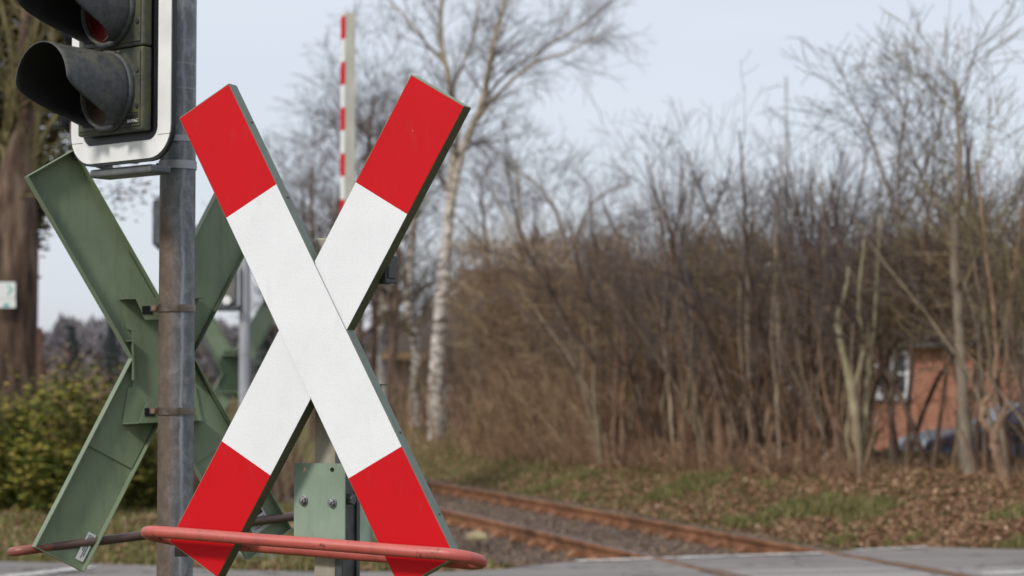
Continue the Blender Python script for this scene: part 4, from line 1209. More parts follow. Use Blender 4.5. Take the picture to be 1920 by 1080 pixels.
# --- undergrowth: countless stems and brambles (stuff)
def gap(px):
    if 690 < px < 880: return .8
    if 1630 < px < 1800: return .93
    if 1800 <= px < 1925: return .9
    return 0
def brush(name, label, mat, n, seed, px0, px1, yoff, topfn, rad, lean=.13, seg=5, jit=.42):
    g = random.Random(seed); mb = TB()
    for i in range(n):
        px = g.uniform(px0, px1)
        if g.random() < gap(px): continue
        b = G(px, base_row(px) + g.uniform(*yoff))
        H = max(.2, P(px, topfn(px), b.y).z - b.z) * g.uniform(.35, 1.0) ** .8
        d = Vector((g.gauss(0, lean), g.gauss(0, lean), 1)); q = b - Vector((0, 0, .05)); pts = [q.copy()]
        for k in range(seg):
            d = (d + Vector((g.gauss(0, jit), g.gauss(0, jit), g.gauss(0, .1))) * .5).normalized(); q = q + d * (H / seg); pts.append(q.copy())
        r_ = rad * g.uniform(.5, 1.5); mb.tube(pts, [r_ * (1 - .75 * k / seg) for k in range(seg + 1)], 3, 0, caps=False)
        if g.random() < .8:
            for _ in range(3):
                a = pts[g.randrange(1, seg)]; e = a + Vector((g.gauss(0, .3), g.gauss(0, .3), g.uniform(.05, .4))) * (H * .35)
                m_ = a.lerp(e, .5) + Vector((0, 0, .04)); mb.tube([a, m_, e], [r_ * .5, r_ * .4, r_ * .2], 3, 0, caps=False)
    o = mb.build(name, mat)
    tag(o, label, 'undergrowth', kind='stuff'); return o
def base_row(px): return 838 + (px - 1000) * .052 if px > 1000 else 838 - (1000 - px) * .06
brush('undergrowth', 'thin brown stems and brambles standing in the bank hedge', M['brush_red'], 600, 51, 1120, 2060, (-30, 16),
      lambda x: 560 + 30 * math.sin(x * .013), .010)
brush('undergrowth', 'low reddish brown brush below the birches', M['brush'], 1500, 52, 690, 1150, (-12, 12), lambda x: 650 + 35 * math.sin(x * .03), .010)
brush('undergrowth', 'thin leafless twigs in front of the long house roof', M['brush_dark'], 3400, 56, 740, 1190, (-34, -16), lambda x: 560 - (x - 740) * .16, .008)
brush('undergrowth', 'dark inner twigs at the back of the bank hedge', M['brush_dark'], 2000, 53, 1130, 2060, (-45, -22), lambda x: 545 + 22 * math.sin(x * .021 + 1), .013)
brush('undergrowth', 'short reddish dead stalks at the foot of the hedge', M['brush_red'], 3800, 54, 700, 2060, (0, 34), lambda x: base_row(x) - 50, .007, .4)
def tangle(name, label, mat, n, seed, px0, px1, row0, row1, rad, L0, patch=None):
    g = random.Random(seed); mb = TB()
    for _ in range(n):
        px = g.uniform(px0, px1)
        r1 = row1(px); r0 = row0(px)
        row = r0 + (r1 - r0) * g.random() ** 1.1 - (30 * g.random() ** 3 if r1 > 640 else 0)
        if 1630 < px < 1925 and row > 645 and g.random() < .95: continue
        Y = G(px, base_row(px) - 6).y + g.uniform(-1.2, 2.2)
        if patch is not None and mnoise.noise(Vector((px * .011, row * .012, 2))) < patch: continue
        q = P(px, row, Y); d = Vector((g.gauss(0, .55), g.gauss(0, .55), g.uniform(-.1, 1))).normalized(); L = L0 * g.uniform(.5, 1.5)
        pts = [q.copy()]
        for k in range(4):
            d = (d + Vector((g.gauss(0, .35), g.gauss(0, .35), g.gauss(.05, .3)))).normalized(); q = q + d * L / 4; pts.append(q.copy())
        r_ = rad * g.uniform(.5, 1.6); mb.tube(pts, [r_, r_ * .9, r_ * .75, r_ * .6, r_ * .35], 3)
    return tag(mb.build(name, mat), label, 'undergrowth', kind='stuff')
def mass_top(x): return 497 + 55 * mnoise.noise(Vector((x * .012, 3, 0))) + 30 * mnoise.noise(Vector((x * .05, 7, 0))) + 22 * math.sin(x * .017) + 14 * math.sin(x * .05 + 2) - max(0, x - 1500) * .05 + max(0, 1230 - x) * .35
tangle('twig_tangle', 'brown tangle of fine twigs forming the dense band of the bank hedge', M['tangle'], 15000, 57, 1110, 2070, mass_top, lambda x: 720, .0052, .55)
tangle('twig_tangle', 'reddish brown twigs between the stems low in the bank hedge', M['brush_red'], 4200, 60, 1080, 2070, lambda x: 650, lambda x: base_row(x), .005, .42)
tangle('twig_tangle', 'olive yellow mossy twigs scattered in patches through the bank hedge', M['tangle_olive'], 5200, 66, 1130, 2070, mass_top, lambda x: 760, .006, .5, patch=.0)
tangle('twig_tangle', 'sparse fine twigs above the dense band of the bank hedge', M['twig'], 2600, 58, 1100, 2070, lambda x: mass_top(x) - 130, lambda x: mass_top(x) + 20, .0035, .5)
tangle('twig_tangle', 'grey brown twigs rising before the long house roof', M['tangle'], 2600, 67, 850, 1180, lambda x: 455, lambda x: 640, .005, .6)
tangle('twig_tangle', 'reddish brown twigs between the birches and the forked sapling', M['tangle'], 3600, 59, 860, 1150, lambda x: 585 - (x - 760) * .22, lambda x: 810, .0055, .55)

# --- leaf litter and grass (stuff)
def scatter(name, label, cat, mat, n, seed, fn, size, tuft=False):
    g = random.Random(seed); V = []; Fc = []
    while n > 0:
        r = fn(g)
        if r is None: continue
        x, y, s_ = r; z = gz(x, y); n -= 1
        k = len(V)
        if tuft:
            for _ in range(5):
                a = g.uniform(0, 6.28); w = .004 * g.uniform(.8, 1.8); h = size * s_ * g.uniform(.5, 1.2); l = g.uniform(.1, .7) * h
                c = Vector((x + g.gauss(0, .03), y + g.gauss(0, .03), z)); t = Vector((math.cos(a), math.sin(a), 0)); o = Vector((-t.y, t.x, 0)) * w
                k = len(V); V += [c - o, c + o, c + t * l * .4 + Vector((0, 0, h * .7)) + o * .7, c + t * l * .4 + Vector((0, 0, h * .7)) - o * .7, c + t * l + Vector((0, 0, h))]
                Fc += [(k, k + 1, k + 2, k + 3), (k + 3, k + 2, k + 4)]
        else:
            m_ = Matrix.Rotation(g.uniform(0, 6.28), 3, 'Z') @ Matrix.Rotation(g.gauss(0, .5), 3, 'X') @ Matrix.Rotation(g.gauss(0, .5), 3, 'Y')
            a = size * s_ * g.uniform(.5, 1.3); b_ = a * g.uniform(.45, .8)
            for vx, vy, vz in ((-a, 0, 0), (-.2 * a, -b_, .2 * a), (a, 0, 0), (-.1 * a, b_, .25 * a)): V.append(Vector((x, y, z + .015)) + m_ @ Vector((vx, vy, vz)))
            Fc.append((k, k + 1, k + 2, k + 3))
    o = link(name, V, Fc, mat); return tag(o, label, cat, kind='stuff')
def bank_pt(g):
    py = g.uniform(835, 1030); px = g.uniform(640, 1990)
    p = G(px, py); d = rail_d(p.x, p.y)
    if d < .55 or p.y > 60 : return None
    if d < 1.0 and g.random() < .6: return None
    ed = 0
    return (p.x, p.y, 1) if not on_road(p.x, p.y) else None
def on_road(x, y):
    for a, b in zip(edge[:-1], edge[1:]):
        if a.x <= x <= b.x: return y < a.y + (b.y - a.y) * (x - a.x) / (b.x - a.x) + .06
    return False
scatter('fallen_leaves', 'dry brown fallen leaves covering the railway bank', 'leaves', M['litter'], 30000, 61, bank_pt, .026)
def grass_pt(g):
    r = bank_pt(g)
    if r is None: return None
    x, y, _ = r; d = rail_d(x, y)
    f = mnoise.noise(Vector((x * 1.1, y * .8, 5))) + .5 * mnoise.noise(Vector((x * 3, y * 2, 9)))
    band_ = sm(.8, 1.2, d) * (1 - sm(2.0, 2.8, d))
    if y < 18.5: band_ = 1 - sm(2.3, 3, d)
    return (x, y, .6 + .6 * g.random()) if f + band_ * .36 + .25 * (g.random() - .5) > .66 else None
scatter('verge_grass', 'patches of short green grass on the railway bank', 'grass', M['grass'], 2000, 62, grass_pt, .09, True)
def near_pt(g):
    px = g.uniform(-60, 1120); py = g.uniform(955, 1074)
    p = G(px, py); d = rail_d(p.x, p.y)
    if d > -2.3 or on_road(p.x, p.y) or p.y > 45: return None
    return (p.x, p.y, .7 + .5 * g.random())
scatter('verge_grass', 'short green grass between the track and the road', 'grass', M['grass'], 3600, 63, near_pt, .075, True)
scatter('fallen_leaves', 'scattered brown leaves on the grass beside the track', 'leaves', M['litter'], 9000, 64, near_pt, .035)
def gravel_pt(g):
    y = g.uniform(15.6, 40); d = g.uniform(-2.5, .9); p = track_pt(y, d, 0); return (p.x, p.y, g.uniform(.4, 1.0))
def stones(name, label, n, seed):
    g = random.Random(seed); mb = MB()
    for _ in range(n):
        x, y, s_ = gravel_pt(g); c = Vector((x, y, -.118 + .01 * g.random())); r_ = .032 * s_
        vs = [c + Vector((r_ * g.uniform(.6, 1.2) * math.cos(a), r_ * g.uniform(.6, 1.2) * math.sin(a), 0)) for a in (0, 1.57, 3.14, 4.71)] + [c + Vector((g.gauss(0, .2) * r_, g.gauss(0, .2) * r_, r_ * .9))]
        mb.add(vs, [(0, 1, 4), (1, 2, 4), (2, 3, 4), (3, 0, 4)])
    o = mb.build(name, island_ramp('gravel_stones', [(0, (.055, .036, .025)), (.5, (.14, .095, .065)), (1, (.25, .18, .13))])); tag(o, label, 'gravel', kind='stuff')
stones('ballast_stones', 'loose grey brown ballast stones between the rails', 9000, 65)

# --- left side: big ivy tree, evergreen bushes, far woods
lb = G(18, 950)
lt = thing('old_tree', 'thick old tree with dark brown trunk and yellow green limbs at the left edge', 'tree', lb)
mb = MB()
mb.tube([rel(lb, 30, 975), rel(lb, 26, 900), rel(lb, 24, 760), rel(lb, 26, 620), rel(lb, 28, 480), rel(lb, 26, 380), rel(lb, 34, 300), rel(lb, 52, 220), rel(lb, 46, 100), rel(lb, 60, -80)], [.42, .34, .29, .27, .27, .25, .17, .10, .08, .06], 16)
mb.build('trunk', M['bark_big'], lt, smooth=True)
g = Grow(71)
PL = dict(step=[.3, .3, .2], wob=[.06, .1, .13], up=[0, .03, .0], rmin=.008, taper=[.6, .7, .7], n=[1, 7, 6], refL=[2, 1.5, .8], len=[2, 1.6, .8], ang=[(0, 0), (25, 60), (25, 60)], rk=[1, .5, .5], **{'from': [.1, .1, .1]})
for pts, r_ in (([(45, 400), (62, 300), (72, 220), (95, 130), (100, 40), (130, -60)], .055), ([(20, 400), (8, 280), (30, 180), (20, 80), (-10, -40)], .05),
                ([(72, 220), (50, 130), (60, 40), (40, -60)], .05), ([(62, 300), (90, 240), (125, 190), (150, 130)], .035), ([(8, 280), (-40, 180), (-70, 60)], .05), ([(50, 330), (10, 250), (20, 150), (60, 90), (80, 0)], .04)):
    V = [rel(lb, *p) for p in pts]; g.lim.append((0, V, [r_ * (1 - .12 * i) for i in range(len(V))]))
    for _ in range(5):
        i = g.r.randrange(0, len(V) - 1); g.branch(V[i], (V[i + 1] - V[i]).normalized() + Vector((g.r.gauss(0, .7), g.r.gauss(0, .7), .1)), 1.0, r_ * .4, 1, PL)
a, b = g.meshes(4, (8, 5, 4, 3, 3)); a.build('limb', M['bark_limb'], lt, smooth=True)
def leaf_cloud(mb, n, seed, cen, rad, size, core=False, clump=6):
    g = random.Random(seed)
    cl = []
    for _ in range(max(1, n // (14 if clump == 6 else clump))):
        while True:
            q = Vector((g.uniform(-1, 1), g.uniform(-1, 1), g.uniform(-1, 1)))
            if .25 < q.length < 1: break
        cl.append(Vector((cen[0] + q.x * rad[0], cen[1] + q.y * rad[1], cen[2] + q.z * rad[2])))
    sg = min(rad) * .17 + .03
    for _ in range(n):
        c = g.choice(cl) + Vector((g.gauss(0, sg), g.gauss(0, sg), g.gauss(0, sg)))
        m_ = Matrix.Rotation(g.uniform(0, 6.28), 3, 'Z') @ Matrix.Rotation(g.uniform(-1.3, 1.3), 3, 'X')
        a = size * g.uniform(.6, 1.3); b_ = a * .5
        mb.add([c + m_ @ Vector(v) for v in ((-a, 0, 0), (0, -b_, .1 * a), (a, 0, 0), (0, b_, .1 * a))], [(0, 1, 2, 3)])
mb = MB()
c1 = rel(lb, 40, 90, 1.0)
leaf_cloud(mb, 26000, 72, rel(lb, 10, 80, 1.3), (.98, .9, 2.0), .05)
leaf_cloud(mb, 6000, 76, rel(lb, 20, 360, .8), (.36, .5, .9), .05)
leaf_cloud(mb, 2600, 73, rel(lb, -10, 330, .9), (.75, .6, .9), .05)
mb.build('ivy', M['leaf_olive'], lt)
mb = MB(); g2 = random.Random(75)
leaf_cloud(mb, 330, 74, rel(lb, 215, 360, .6), (.42, .4, .55), .035)
o_ = mb.build('hanging_twig', M['brush_dark'], lt); o_['kind'] = 'stuff'
def bush(label, px, base_py, top_py, wpx, n, seed, mat='leaf_green', size=.042, name='evergreen_bush', depth=1.0):
    b = G(px, base_py); H = height_at(b, top_py); w = wpx / F * b.y / 2
    t = thing(name, label, 'bush', b)
    mb = MB()
    leaf_cloud(mb, int(n * .55), seed, (0, 0, H * .5), (w, w * depth, H * .46), size, clump=24)
    leaf_cloud(mb, n // 4, seed + 1, (0, 0, H * .25), (w * 1.05, w * depth, H * .28), size)
    gs = random.Random(seed + 5)
    for _ in range(46):                         # stray leafy shoots
        a = gs.uniform(0, 6.28); c = Vector((math.cos(a) * w * gs.uniform(.3, 1), math.sin(a) * w * .7, H * gs.uniform(.6, .92))); d = Vector((math.cos(a) * .5, 0, gs.uniform(.5, 1.2))).normalized() * gs.uniform(.15, .42)
        for k in range(9):
            p_ = c + d * (k / 8); m_ = Matrix.Rotation(gs.uniform(0, 6.28), 3, 'Z') @ Matrix.Rotation(gs.uniform(-1, 1), 3, 'X'); a_ = size * (1.1 - .06 * k)
            mb.add([p_ + m_ @ Vector(v) for v in ((0, 0, 0), (a_, -a_ * .35, 0), (a_ * 2, 0, 0), (a_, a_ * .35, 0))], [(0, 1, 2, 3)])
    mb.build('foliage', M[mat], t)
    g = Grow(seed); mb = MB()
    for i in range(14):
        a = g.r.uniform(0, 6.28); q = Vector((math.cos(a) * w * .7, math.sin(a) * w * .6, H * g.r.uniform(.5, .95)))
        mb.tube([Vector((0, 0, 0)), q * .5 + Vector((0, 0, .08)), q], [.02, .012, .005], 4, 0, caps=False)
    mb.build('stem', M['bark_brown'], t)
    return t
bush('dense yellow green evergreen bush left of the green backed X', 130, 962, 690, 190, 6500, 81)
bush('dark evergreen bush at the left edge in front of the old trunk', 20, 958, 735, 190, 6500, 83)
bush('smaller dark bush glimpsed between the green X and the pole', 262, 955, 800, 110, 3000, 85)
bush('rounded bush with reddish brown twigs above the evergreens', 90, 930, 640, 260, 2600, 87, 'brush', .035, 'deciduous_bush')
bush('brown leafless bush right behind the grey pole', 380, 930, 690, 150, 1800, 89, 'brush', .03, 'deciduous_bush')
brush_l = TB(); g = random.Random(90)
for i in range(900):
    px = g.uniform(-60, 560); Y = g.uniform(27, 34); p = P(px, 735, Y); b = Vector((p.x, Y, gz(p.x, Y))); H = g.uniform(.6, 1.9)
    q = b.copy(); pts = [q.copy()]; d = Vector((g.gauss(0, .2), g.gauss(0, .2), 1))
    for k in range(4): d = (d + Vector((g.gauss(0, .2), g.gauss(0, .2), 0))).normalized(); q = q + d * H / 4; pts.append(q.copy())
    brush_l.tube(pts, [.014, .011, .009, .006, .003], 3, 0, caps=False)
for i in range(700):
    px = g.uniform(-60, 330); b = G(px, 940 + g.uniform(-12, 14)); H = g.uniform(.5, 1.0) * 1.75; d = Vector((g.gauss(0, .3), g.gauss(0, .2), 1)); q = b.copy(); pts = [q.copy()]
    for k in range(4): d = (d + Vector((g.gauss(0, .25), g.gauss(0, .25), 0))).normalized(); q = q + d * H / 4; pts.append(q.copy())
    brush_l.tube(pts, [.008, .007, .006, .004, .002], 3, 0, caps=False)
tag(brush_l.build('undergrowth', M['brush']), 'reddish brown bare brush behind the evergreen bushes', 'undergrowth', kind='stuff')
# fence with reddish boards, at the left edge
fb = G(20, 935)
fe = thing('wooden_fence', 'dark red brown board fence at the left edge below the old tree', 'fence', fb)
for i in range(9):
    mb = MB(); x0 = rel(fb, -80 + i * 19, 935).x; mb.box((x0, -.35, 0), (x0 + .095, -.32, height_at(fb, 622) + .02 * (i % 3))); mb.build('board', M['fence_red'], fe, bevel=.004)
for px in (-60, 62):
    mb = MB(); x0 = rel(fb, px, 935).x; mb.box((x0, -.31, 0), (x0 + .08, -.23, height_at(fb, 640))); mb.build('post', M['fence_red'], fe, bevel=.004)
mb = MB(); x0 = rel(fb, 35, 935).x; mb.cyl((x0, -.36, height_at(fb, 632)), (x0, -.39, height_at(fb, 632)), .03, 12); mb.build('reflector', M['pvc'], fe)
# small white sign with teal arrow on the trunk
sp = P(2, 553, lb.y - .42)
sg_ = thing('route_sign', 'small white sign with teal arrow fixed to the old trunk', 'sign', sp)
k = .0055 * 1.0
wd = 27 / F * sp.y
mb = MB(); mb.prism(loopcut_poly(-wd, wd, -.04, .145, .012), -.004, 0); mb.build('arrow_plate', M['sign_white'], sg_)
mb = MB(); mb.prism([(.06, .115), (.085, .115), (.135, .055), (.085, -.005), (.06, -.005), (.108, .055)], -.0065, -.0045); mb.build('arrow', M['teal'], sg_)
mb = MB(); mb.prism(loopcut_poly(-wd, wd + .004, -.145, -.045, .010), -.004, 0); mb.build('lower_plate', M['sign_white'], sg_)
mb = MB(); mb.box((.03, -.0065, -.135), (.09, -.0045, -.095)); mb.build('symbol', M['teal'], sg_)

# far woods and hill
def woods(name, label, px0, px1, Y0, Y1, topfn, n, size, mat, seed):
    g = random.Random(seed); V = []; Fc = []
    for _ in range(n):
        px = g.uniform(px0, px1); Y = g.uniform(Y0, Y1); p = P(px, 735, Y); zt = P(px, topfn(px), Y).z; z0 = gz(p.x, Y)
        z = z0 + (zt - z0) * (g.random() ** .75); s_ = size * g.uniform(.5, 1.3)
        c = Vector((p.x, Y, z)); m_ = Matrix.Rotation(g.uniform(0, 6.28), 3, 'Z') @ Matrix.Rotation(g.uniform(.5, 1.6), 3, 'X')
        k = len(V); V += [c + m_ @ Vector(v) for v in ((-s_ * .4, 0, 0), (s_ * .4, 0, 0), (0, s_ * 1.3, 0))]; Fc.append((k, k + 1, k + 2))
    return tag(link(name, V, Fc, mat), label, 'woodland', kind='stuff')
def far_top(x): return 618 + 16 * math.sin(x * .031) + 10 * math.sin(x * .083 + 1) + 7 * math.sin(x * .21) + (x - 200) * -.02
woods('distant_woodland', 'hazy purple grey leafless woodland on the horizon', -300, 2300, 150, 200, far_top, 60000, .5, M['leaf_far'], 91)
V = []; Fc = []
xs_ = np.linspace(-220, 260, 60)
for i, x_ in enumerate(xs_):
    h_ = 4.2 + 1.3 * math.sin(x_ * .05) + .8 * math.sin(x_ * .17)
    V += [(x_, 215, -1), (x_, 232, h_)]
for i in range(59): Fc.append((2 * i, 2 * i + 2, 2 * i + 3, 2 * i + 1))
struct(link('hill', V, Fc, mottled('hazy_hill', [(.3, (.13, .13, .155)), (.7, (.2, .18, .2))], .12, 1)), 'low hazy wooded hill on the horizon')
def conifer(px, Y, top, seed, lab):
    p = P(px, 735, Y); b = Vector((p.x, Y, gz(p.x, Y))); H = P(px, top, Y).z - b.z
    t = thing('conifer', lab, 'tree', b, 0, 'far dark conifers'); g = random.Random(seed)
    mb = MB(); mb.tube([(0, 0, 0), (0, 0, H * .97)], [.16, .02], 6); mb.build('trunk', M['bark_big'], t)
    mb = MB()
    for _ in range(1400):
        u = g.random() ** .7; r_ = (1 - u) * H * .32 * g.uniform(.3, 1) + .05; a = g.uniform(0, 6.28); z = H * (.08 + .92 * u)
        c = Vector((r_ * math.cos(a), r_ * math.sin(a), z - r_ * .25)); d = Vector((math.cos(a), math.sin(a), -.35)) * .3; o = Vector((-math.sin(a), math.cos(a), 0)) * .09
        mb.add([c - d - o, c - d + o, c + d], [(0, 1, 2)])
    mb.build('crown', M['leaf_conifer'], t)
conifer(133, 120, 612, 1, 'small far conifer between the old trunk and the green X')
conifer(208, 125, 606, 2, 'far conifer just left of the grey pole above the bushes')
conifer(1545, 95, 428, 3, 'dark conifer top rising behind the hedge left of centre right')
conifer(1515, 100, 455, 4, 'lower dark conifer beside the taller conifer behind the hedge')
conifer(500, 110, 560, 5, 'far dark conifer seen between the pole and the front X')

# ================================================================ HOUSES
def house(name, label, x0, x1, y0, y1, zg, eave, ridge, wallm, roofm, wins, over=.35, skylights=(), fascia=True, hip=0):
    t = thing(name, label, 'house', ((x0 + x1) / 2, (y0 + y1) / 2, zg)); cx, cy = (x0 + x1) / 2, (y0 + y1) / 2
    hx, hy = (x1 - x0) / 2, (y1 - y0) / 2; e = eave - zg; r_ = ridge - zg
    mb = MB(); mb.box((-hx, -hy, 0), (hx, hy, e))
    (None if hip else mb.add([(-hx, -hy, e), (-hx, hy, e), (-hx, 0, r_ - .12)], [(0, 2, 1)])); mb.add([(hx, -hy, e), (hx, hy, e), (hx, 0, r_ - .12)], [(0, 1, 2)])
    mb.build('wall', M[wallm], t)
    mb = MB(); s = (r_ - e) / hy; zl = e - over * s; T = .12
    for sg in (-1, 1):
        q = [(-hx - over, sg * (hy + over), zl), (hx + over, sg * (hy + over), zl), (hx + over, 0, r_), (-hx - over + hip, 0, r_)]
        q2 = [(a, b_, c + T) for a, b_, c in q]
        mb.add(q + q2, [(0, 1, 2, 3), (7, 6, 5, 4), (0, 4, 5, 1), (1, 5, 6, 2), (2, 6, 7, 3), (3, 7, 4, 0)])
    if hip: mb.add([(-hx - over, -hy - over, zl + T), (-hx - over + hip, 0, r_ + T), (-hx - over, hy + over, zl + T)], [(0, 1, 2)])
    ro = mb.build('roof', M[roofm], t)
    if fascia:
        mb = MB(); mb.box((-hx - over, -hy - over - .03, zl - .1), (hx + over, -hy - over - .002, zl + .10)); mb.build('fascia', M['fascia'], t)
    for (u, v, w, h) in skylights:
        mb = MB(); 
        def rp(a, k, up=0): return (a, -(hy) * (1 - k), e + (r_ - e) * k + T + up)
        mb.add([rp(u - w / 2, v - h / 2, .02), rp(u + w / 2, v - h / 2, .02), rp(u + w / 2, v + h / 2, .02), rp(u - w / 2, v + h / 2, .02)], [(0, 1, 2, 3)])
        mb.build('skylight', M['skylight'], ro)
    for (u, z, w, h, nx, nzz) in wins:
        mb = MB(); y_ = -hy - .03; fr = .07
        mb.box((u - w / 2, y_, z), (u + w / 2, y_ + .028, z + fr)); mb.box((u - w / 2, y_, z + h - fr), (u + w / 2, y_ + .028, z + h))
        mb.box((u - w / 2, y_, z + fr), (u - w / 2 + fr, y_ + .028, z + h - fr)); mb.box((u + w / 2 - fr, y_, z + fr), (u + w / 2, y_ + .028, z + h - fr))
        for i in range(1, nx): x_ = u - w / 2 + w * i / nx; mb.box((x_ - .025, y_ + .002, z + fr), (x_ + .025, y_ + .028, z + h - fr))
        for i in range(1, nzz): z_ = z + h * i / nzz; mb.box((u - w / 2 + fr, y_ + .004, z_ - .025), (u + w / 2 - fr, y_ + .028, z_ + .025))
        f = mb.build('window', M['pvc'], t)
        mb = MB(); mb.box((u - w / 2 + fr, y_ + .018, z + fr), (u + w / 2 - fr, y_ + .0295, z + h - fr)); mb.build('pane', M['glass'], f)
        mb = MB(); mb.box((u - w / 2 - .05, y_ - .06, z - .06), (u + w / 2 + .05, y_ + .028, z - .002)); mb.build('sill', M['pvc'], f)
    return t
Yh = 58.0
x0, x1 = P(745, 735, Yh).x, P(1640, 735, Yh).x
house('long_house', 'long low house with dark tiled roof and blue skylights behind the birches', x0, x1, Yh, Yh + 8, -.5, P(960, 652, Yh).z, P(960, 512, Yh + 4).z, 'render', 'roof',
      [(-4.6, .9, 1.2, 1.0, 2, 1), (-1.5, .9, 1.2, 1.0, 2, 1), (3.9, 1.55, 1.6, .75, 3, 1)], .4, skylights=((-4.2, .5, .95, .22), (-1.35, .52, .7, .2), (5.2, .55, .8, .2)), hip=2.2)
Yb = 44.0
x0, x1 = P(1640, 735, Yb).x, P(1640, 735, Yb).x + 7.5
wx = P(1673, 735, Yb).x - (x0 + x1) / 2
house('brick_house', 'orange brick house with white framed window behind the right hand hedge', x0, x1, Yb, Yb + 7, -.5, P(960, 640, Yb).z, P(960, 530, Yb + 3.5).z, 'brick', 'roof_grey',
      [(wx, P(960, 744, Yb).z + .5, .68, .95, 2, 2), (wx + 3.2, P(960, 744, Yb).z + .5, .9, .95, 2, 2)], .3, fascia=False)

# ================================================================ CARS
def car(label, loc, rz, group=None):
    t = thing('parked_car', label, 'car', loc, rz, group)
    prof = [(-2.1, .32), (-2.13, .55), (-2.02, .80), (-1.55, .92), (-1.0, .97), (-.38, 1.36), (.25, 1.46), (1.0, 1.42), (1.62, 1.12), (2.0, 1.02), (2.12, .8), (2.12, .4), (2.0, .3),
            (1.66, .28), (1.58, .50), (1.4, .62), (1.18, .62), (1.0, .50), (.94, .26), (-.94, .26), (-1.0, .5), (-1.18, .62), (-1.4, .62), (-1.58, .5), (-1.66, .3)]
    def wy(z): return .86 - .22 * sm(.85, 1.45, z) - .03 * sm(.5, .25, z)
    n = len(prof); V = [(x, -wy(z), z) for x, z in prof] + [(x, wy(z), z) for x, z in prof]
    fs = [tuple(range(n)), tuple(range(2 * n - 1, n - 1, -1))] + [(i, n + i, n + (i + 1) % n, (i + 1) % n) for i in range(n)]
    o = link('body', V, fs, M['car'], t); md = o.modifiers.new('Bevel', 'BEVEL'); md.width = .05; md.segments = 3; md.limit_method = 'ANGLE'; md.angle_limit = R(20)
    for sg in (-1, 1):
        mb = MB()
        for poly in ([(-.9, .98), (-.33, 1.30), (.22, 1.38), (.22, .98)], [(.30, .98), (.30, 1.38), (.95, 1.34), (1.42, 1.10), (1.30, .98)]):
            v = [(x, sg * (wy(z) + .012), z) for x, z in poly]; mb.add(v, [tuple(range(len(v))) if sg < 0 else tuple(reversed(range(len(v))))])
        mb.build('side_window', M['glass'], t)
    mb = MB(); mb.add([(-.98, -.68, 1.0), (-.98, .68, 1.0), (-.42, .56, 1.345), (-.42, -.56, 1.345)], [(0, 1, 2, 3)])
    for i in range(4): mb.v[i] = mb.v[i] + Vector((-.02, 0, .02))
    mb.build('windscreen', M['glass'], t)
    for x_ in (-1.3, 1.29):
        for sg in (-1, 1):
            mb = MB(); mb.cyl((x_, sg * .68, .32), (x_, sg * .87, .32), .32, 28); w = mb.build('wheel', M['tyre'], t, bevel=.03)
            mb = MB(); mb.cyl((x_, sg * .80, .32), (x_, sg * .885, .32), .2, 10); mb.build('rim', M['rim'], w, bevel=.01)
    for sg in (-1, 1):
        mb = MB(); mb.box((-2.13, sg * .68 - .14, .62), (-1.98, sg * .68 + .14, .76)); mb.build('headlight', M['lamp_glass'], t, bevel=.03)
    mb = MB(); mb.box((-.72, -.98, .98), (-.55, -.86, 1.1)); mb.build('wing_mirror', M['car'], t, bevel=.03)
    return t
Yk = 33.5
kx = P(1705, 735, Yk).x + 2.05
zt = P(960, 768, Yk).z - 1.46
car('dark blue parked car behind the hedge in front of the brick house', (kx, Yk, gz(kx, Yk)), R(4))
kx2 = P(1880, 735, 38).x + 2.3
car('second dark car at the right edge behind the hedge', (kx2 + .4, 38.5, gz(kx2, 38.5)), R(-5))

# far thin mast
mp_ = P(1478, 735, 90); mh = P(1478, 146, 90).z
ms = thing('mast', 'thin distant mast standing up above the bank hedge', 'mast', (mp_.x, 90, gz(mp_.x, 90)))
mb = MB(); mb.tube([(0, 0, 0), (0, 0, mh * .6), (0, 0, P(1478, 250, 90).z), (0, 0, P(1478, 248, 90).z), (0, 0, mh)], [.13, .12, .11, .06, .05], 10); mb.build('shaft', M['galv'], ms, auto=50)
mb = MB(); mb.box((-.25, -.04, P(1478, 222, 90).z), (.05, .04, P(1478, 219, 90).z)); mb.build('crossbar', M['galv'], ms)
# small things
s0 = FL(893, 1022, -.1)
def rock(name, label, p, sx, sy, sz, mat, seed):
    bm = bmesh.new(); bmesh.ops.create_icosphere(bm, subdivisions=3, radius=1)
    for v in bm.verts:
        k = 1 + .28 * mnoise.noise(v.co * 1.3 + Vector((seed, 0, 0))); v.co = Vector((v.co.x * sx * k, v.co.y * sy * k, max(-.5, v.co.z) * sz * k))
    me = bpy.data.meshes.new(name); bm.to_mesh(me); bm.free(); me.materials.append(M[mat]); me.polygons.foreach_set('use_smooth', [True] * len(me.polygons))
    o = bpy.data.objects.new(name, me); C.objects.link(o); o.location = p; tag(o, label, 'stone')
rock('boulder', 'pale yellowish stone lying on the grass just beyond the red hoop', (s0.x, s0.y, -.03), .11, .09, .055, 'stone', 3)
s1 = FL(488, 1052, -.05)
rock('broken_slab', 'flat grey piece of broken slab on the verge between the two crosses', (s1.x, s1.y, -.02), .16, .08, .025, 'slab', 8)

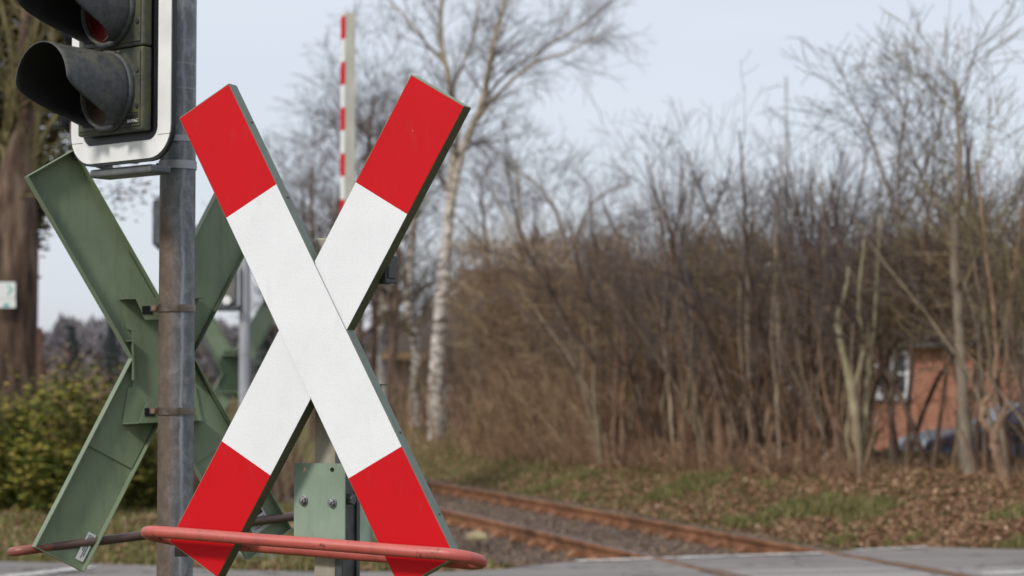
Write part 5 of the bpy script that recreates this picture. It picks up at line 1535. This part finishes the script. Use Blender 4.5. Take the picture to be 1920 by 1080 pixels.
# ================================================================ LIGHT, SKY, CAMERA
SUN_EL, SUN_AZ = R(38), R(-140)          # azimuth measured from +Y clockwise: behind the camera to the left
w = bpy.data.worlds.new('World'); bpy.context.scene.world = w; w.use_nodes = True
nt = w.node_tree; bgn = nt.nodes['Background']
sky = nt.nodes.new('ShaderNodeTexSky'); sky.sky_type = 'NISHITA'; sky.sun_disc = False
sky.sun_elevation = SUN_EL; sky.sun_rotation = SUN_AZ; sky.air_density = 1.0; sky.dust_density = 2.0
tc = nt.nodes.new('ShaderNodeTexCoord')
mp = nt.nodes.new('ShaderNodeMapping'); mp.inputs['Scale'].default_value = (1, 1, 3.5); nt.links.new(tc.outputs['Generated'], mp.inputs[0])
cn = nt.nodes.new('ShaderNodeTexNoise'); cn.inputs['Scale'].default_value = 2.2; cn.inputs['Detail'].default_value = 5; nt.links.new(mp.outputs[0], cn.inputs['Vector'])
cr = nt.nodes.new('ShaderNodeValToRGB'); cr.color_ramp.elements[0].position = .3; cr.color_ramp.elements[0].color = (.66, .66, .66, 1); cr.color_ramp.elements[1].position = .7; cr.color_ramp.elements[1].color = (.86, .86, .86, 1)
nt.links.new(cn.outputs[0], cr.inputs[0])
mx = nt.nodes.new('ShaderNodeMix'); mx.data_type = 'RGBA'; nt.links.new(cr.outputs[0], mx.inputs[0]); nt.links.new(sky.outputs[0], mx.inputs[6])
STR = .1
mx.inputs[7].default_value = (.83 / STR, .88 / STR, .97 / STR, 1)
nt.links.new(mx.outputs[2], bgn.inputs[0]); bgn.inputs[1].default_value = STR
sun = bpy.data.lights.new('sun', 'SUN'); sun.energy = 2.15; sun.angle = R(9); sun.color = (1, .94, .86)
so = bpy.data.objects.new('sun', sun); C.objects.link(so)
dirv = Vector((math.sin(SUN_AZ) * math.cos(SUN_EL), math.cos(SUN_AZ) * math.cos(SUN_EL), math.sin(SUN_EL)))
so.rotation_euler = dirv.to_track_quat('Z', 'Y').to_euler(); so.location = (0, 0, 10)

cam = bpy.data.cameras.new('camera'); co = bpy.data.objects.new('camera', cam); C.objects.link(co)
cam.sensor_width = 36; cam.lens = 36 * F / 1920; cam.clip_start = .1; cam.clip_end = 3000
co.location = CAM; co.rotation_euler = (R(90) + PIT, 0, 0)
cam.dof.use_dof = True; cam.dof.focus_distance = 4.95; cam.dof.aperture_fstop = 4.8
sc = bpy.context.scene; sc.camera = co
sc.view_settings.view_transform = 'Standard'; sc.view_settings.look = 'None'; sc.view_settings.exposure = 0
sc.render.engine = 'CYCLES'; sc.cycles.use_denoising = True; sc.cycles.max_bounces = 6
sc.cycles.use_adaptive_sampling = True
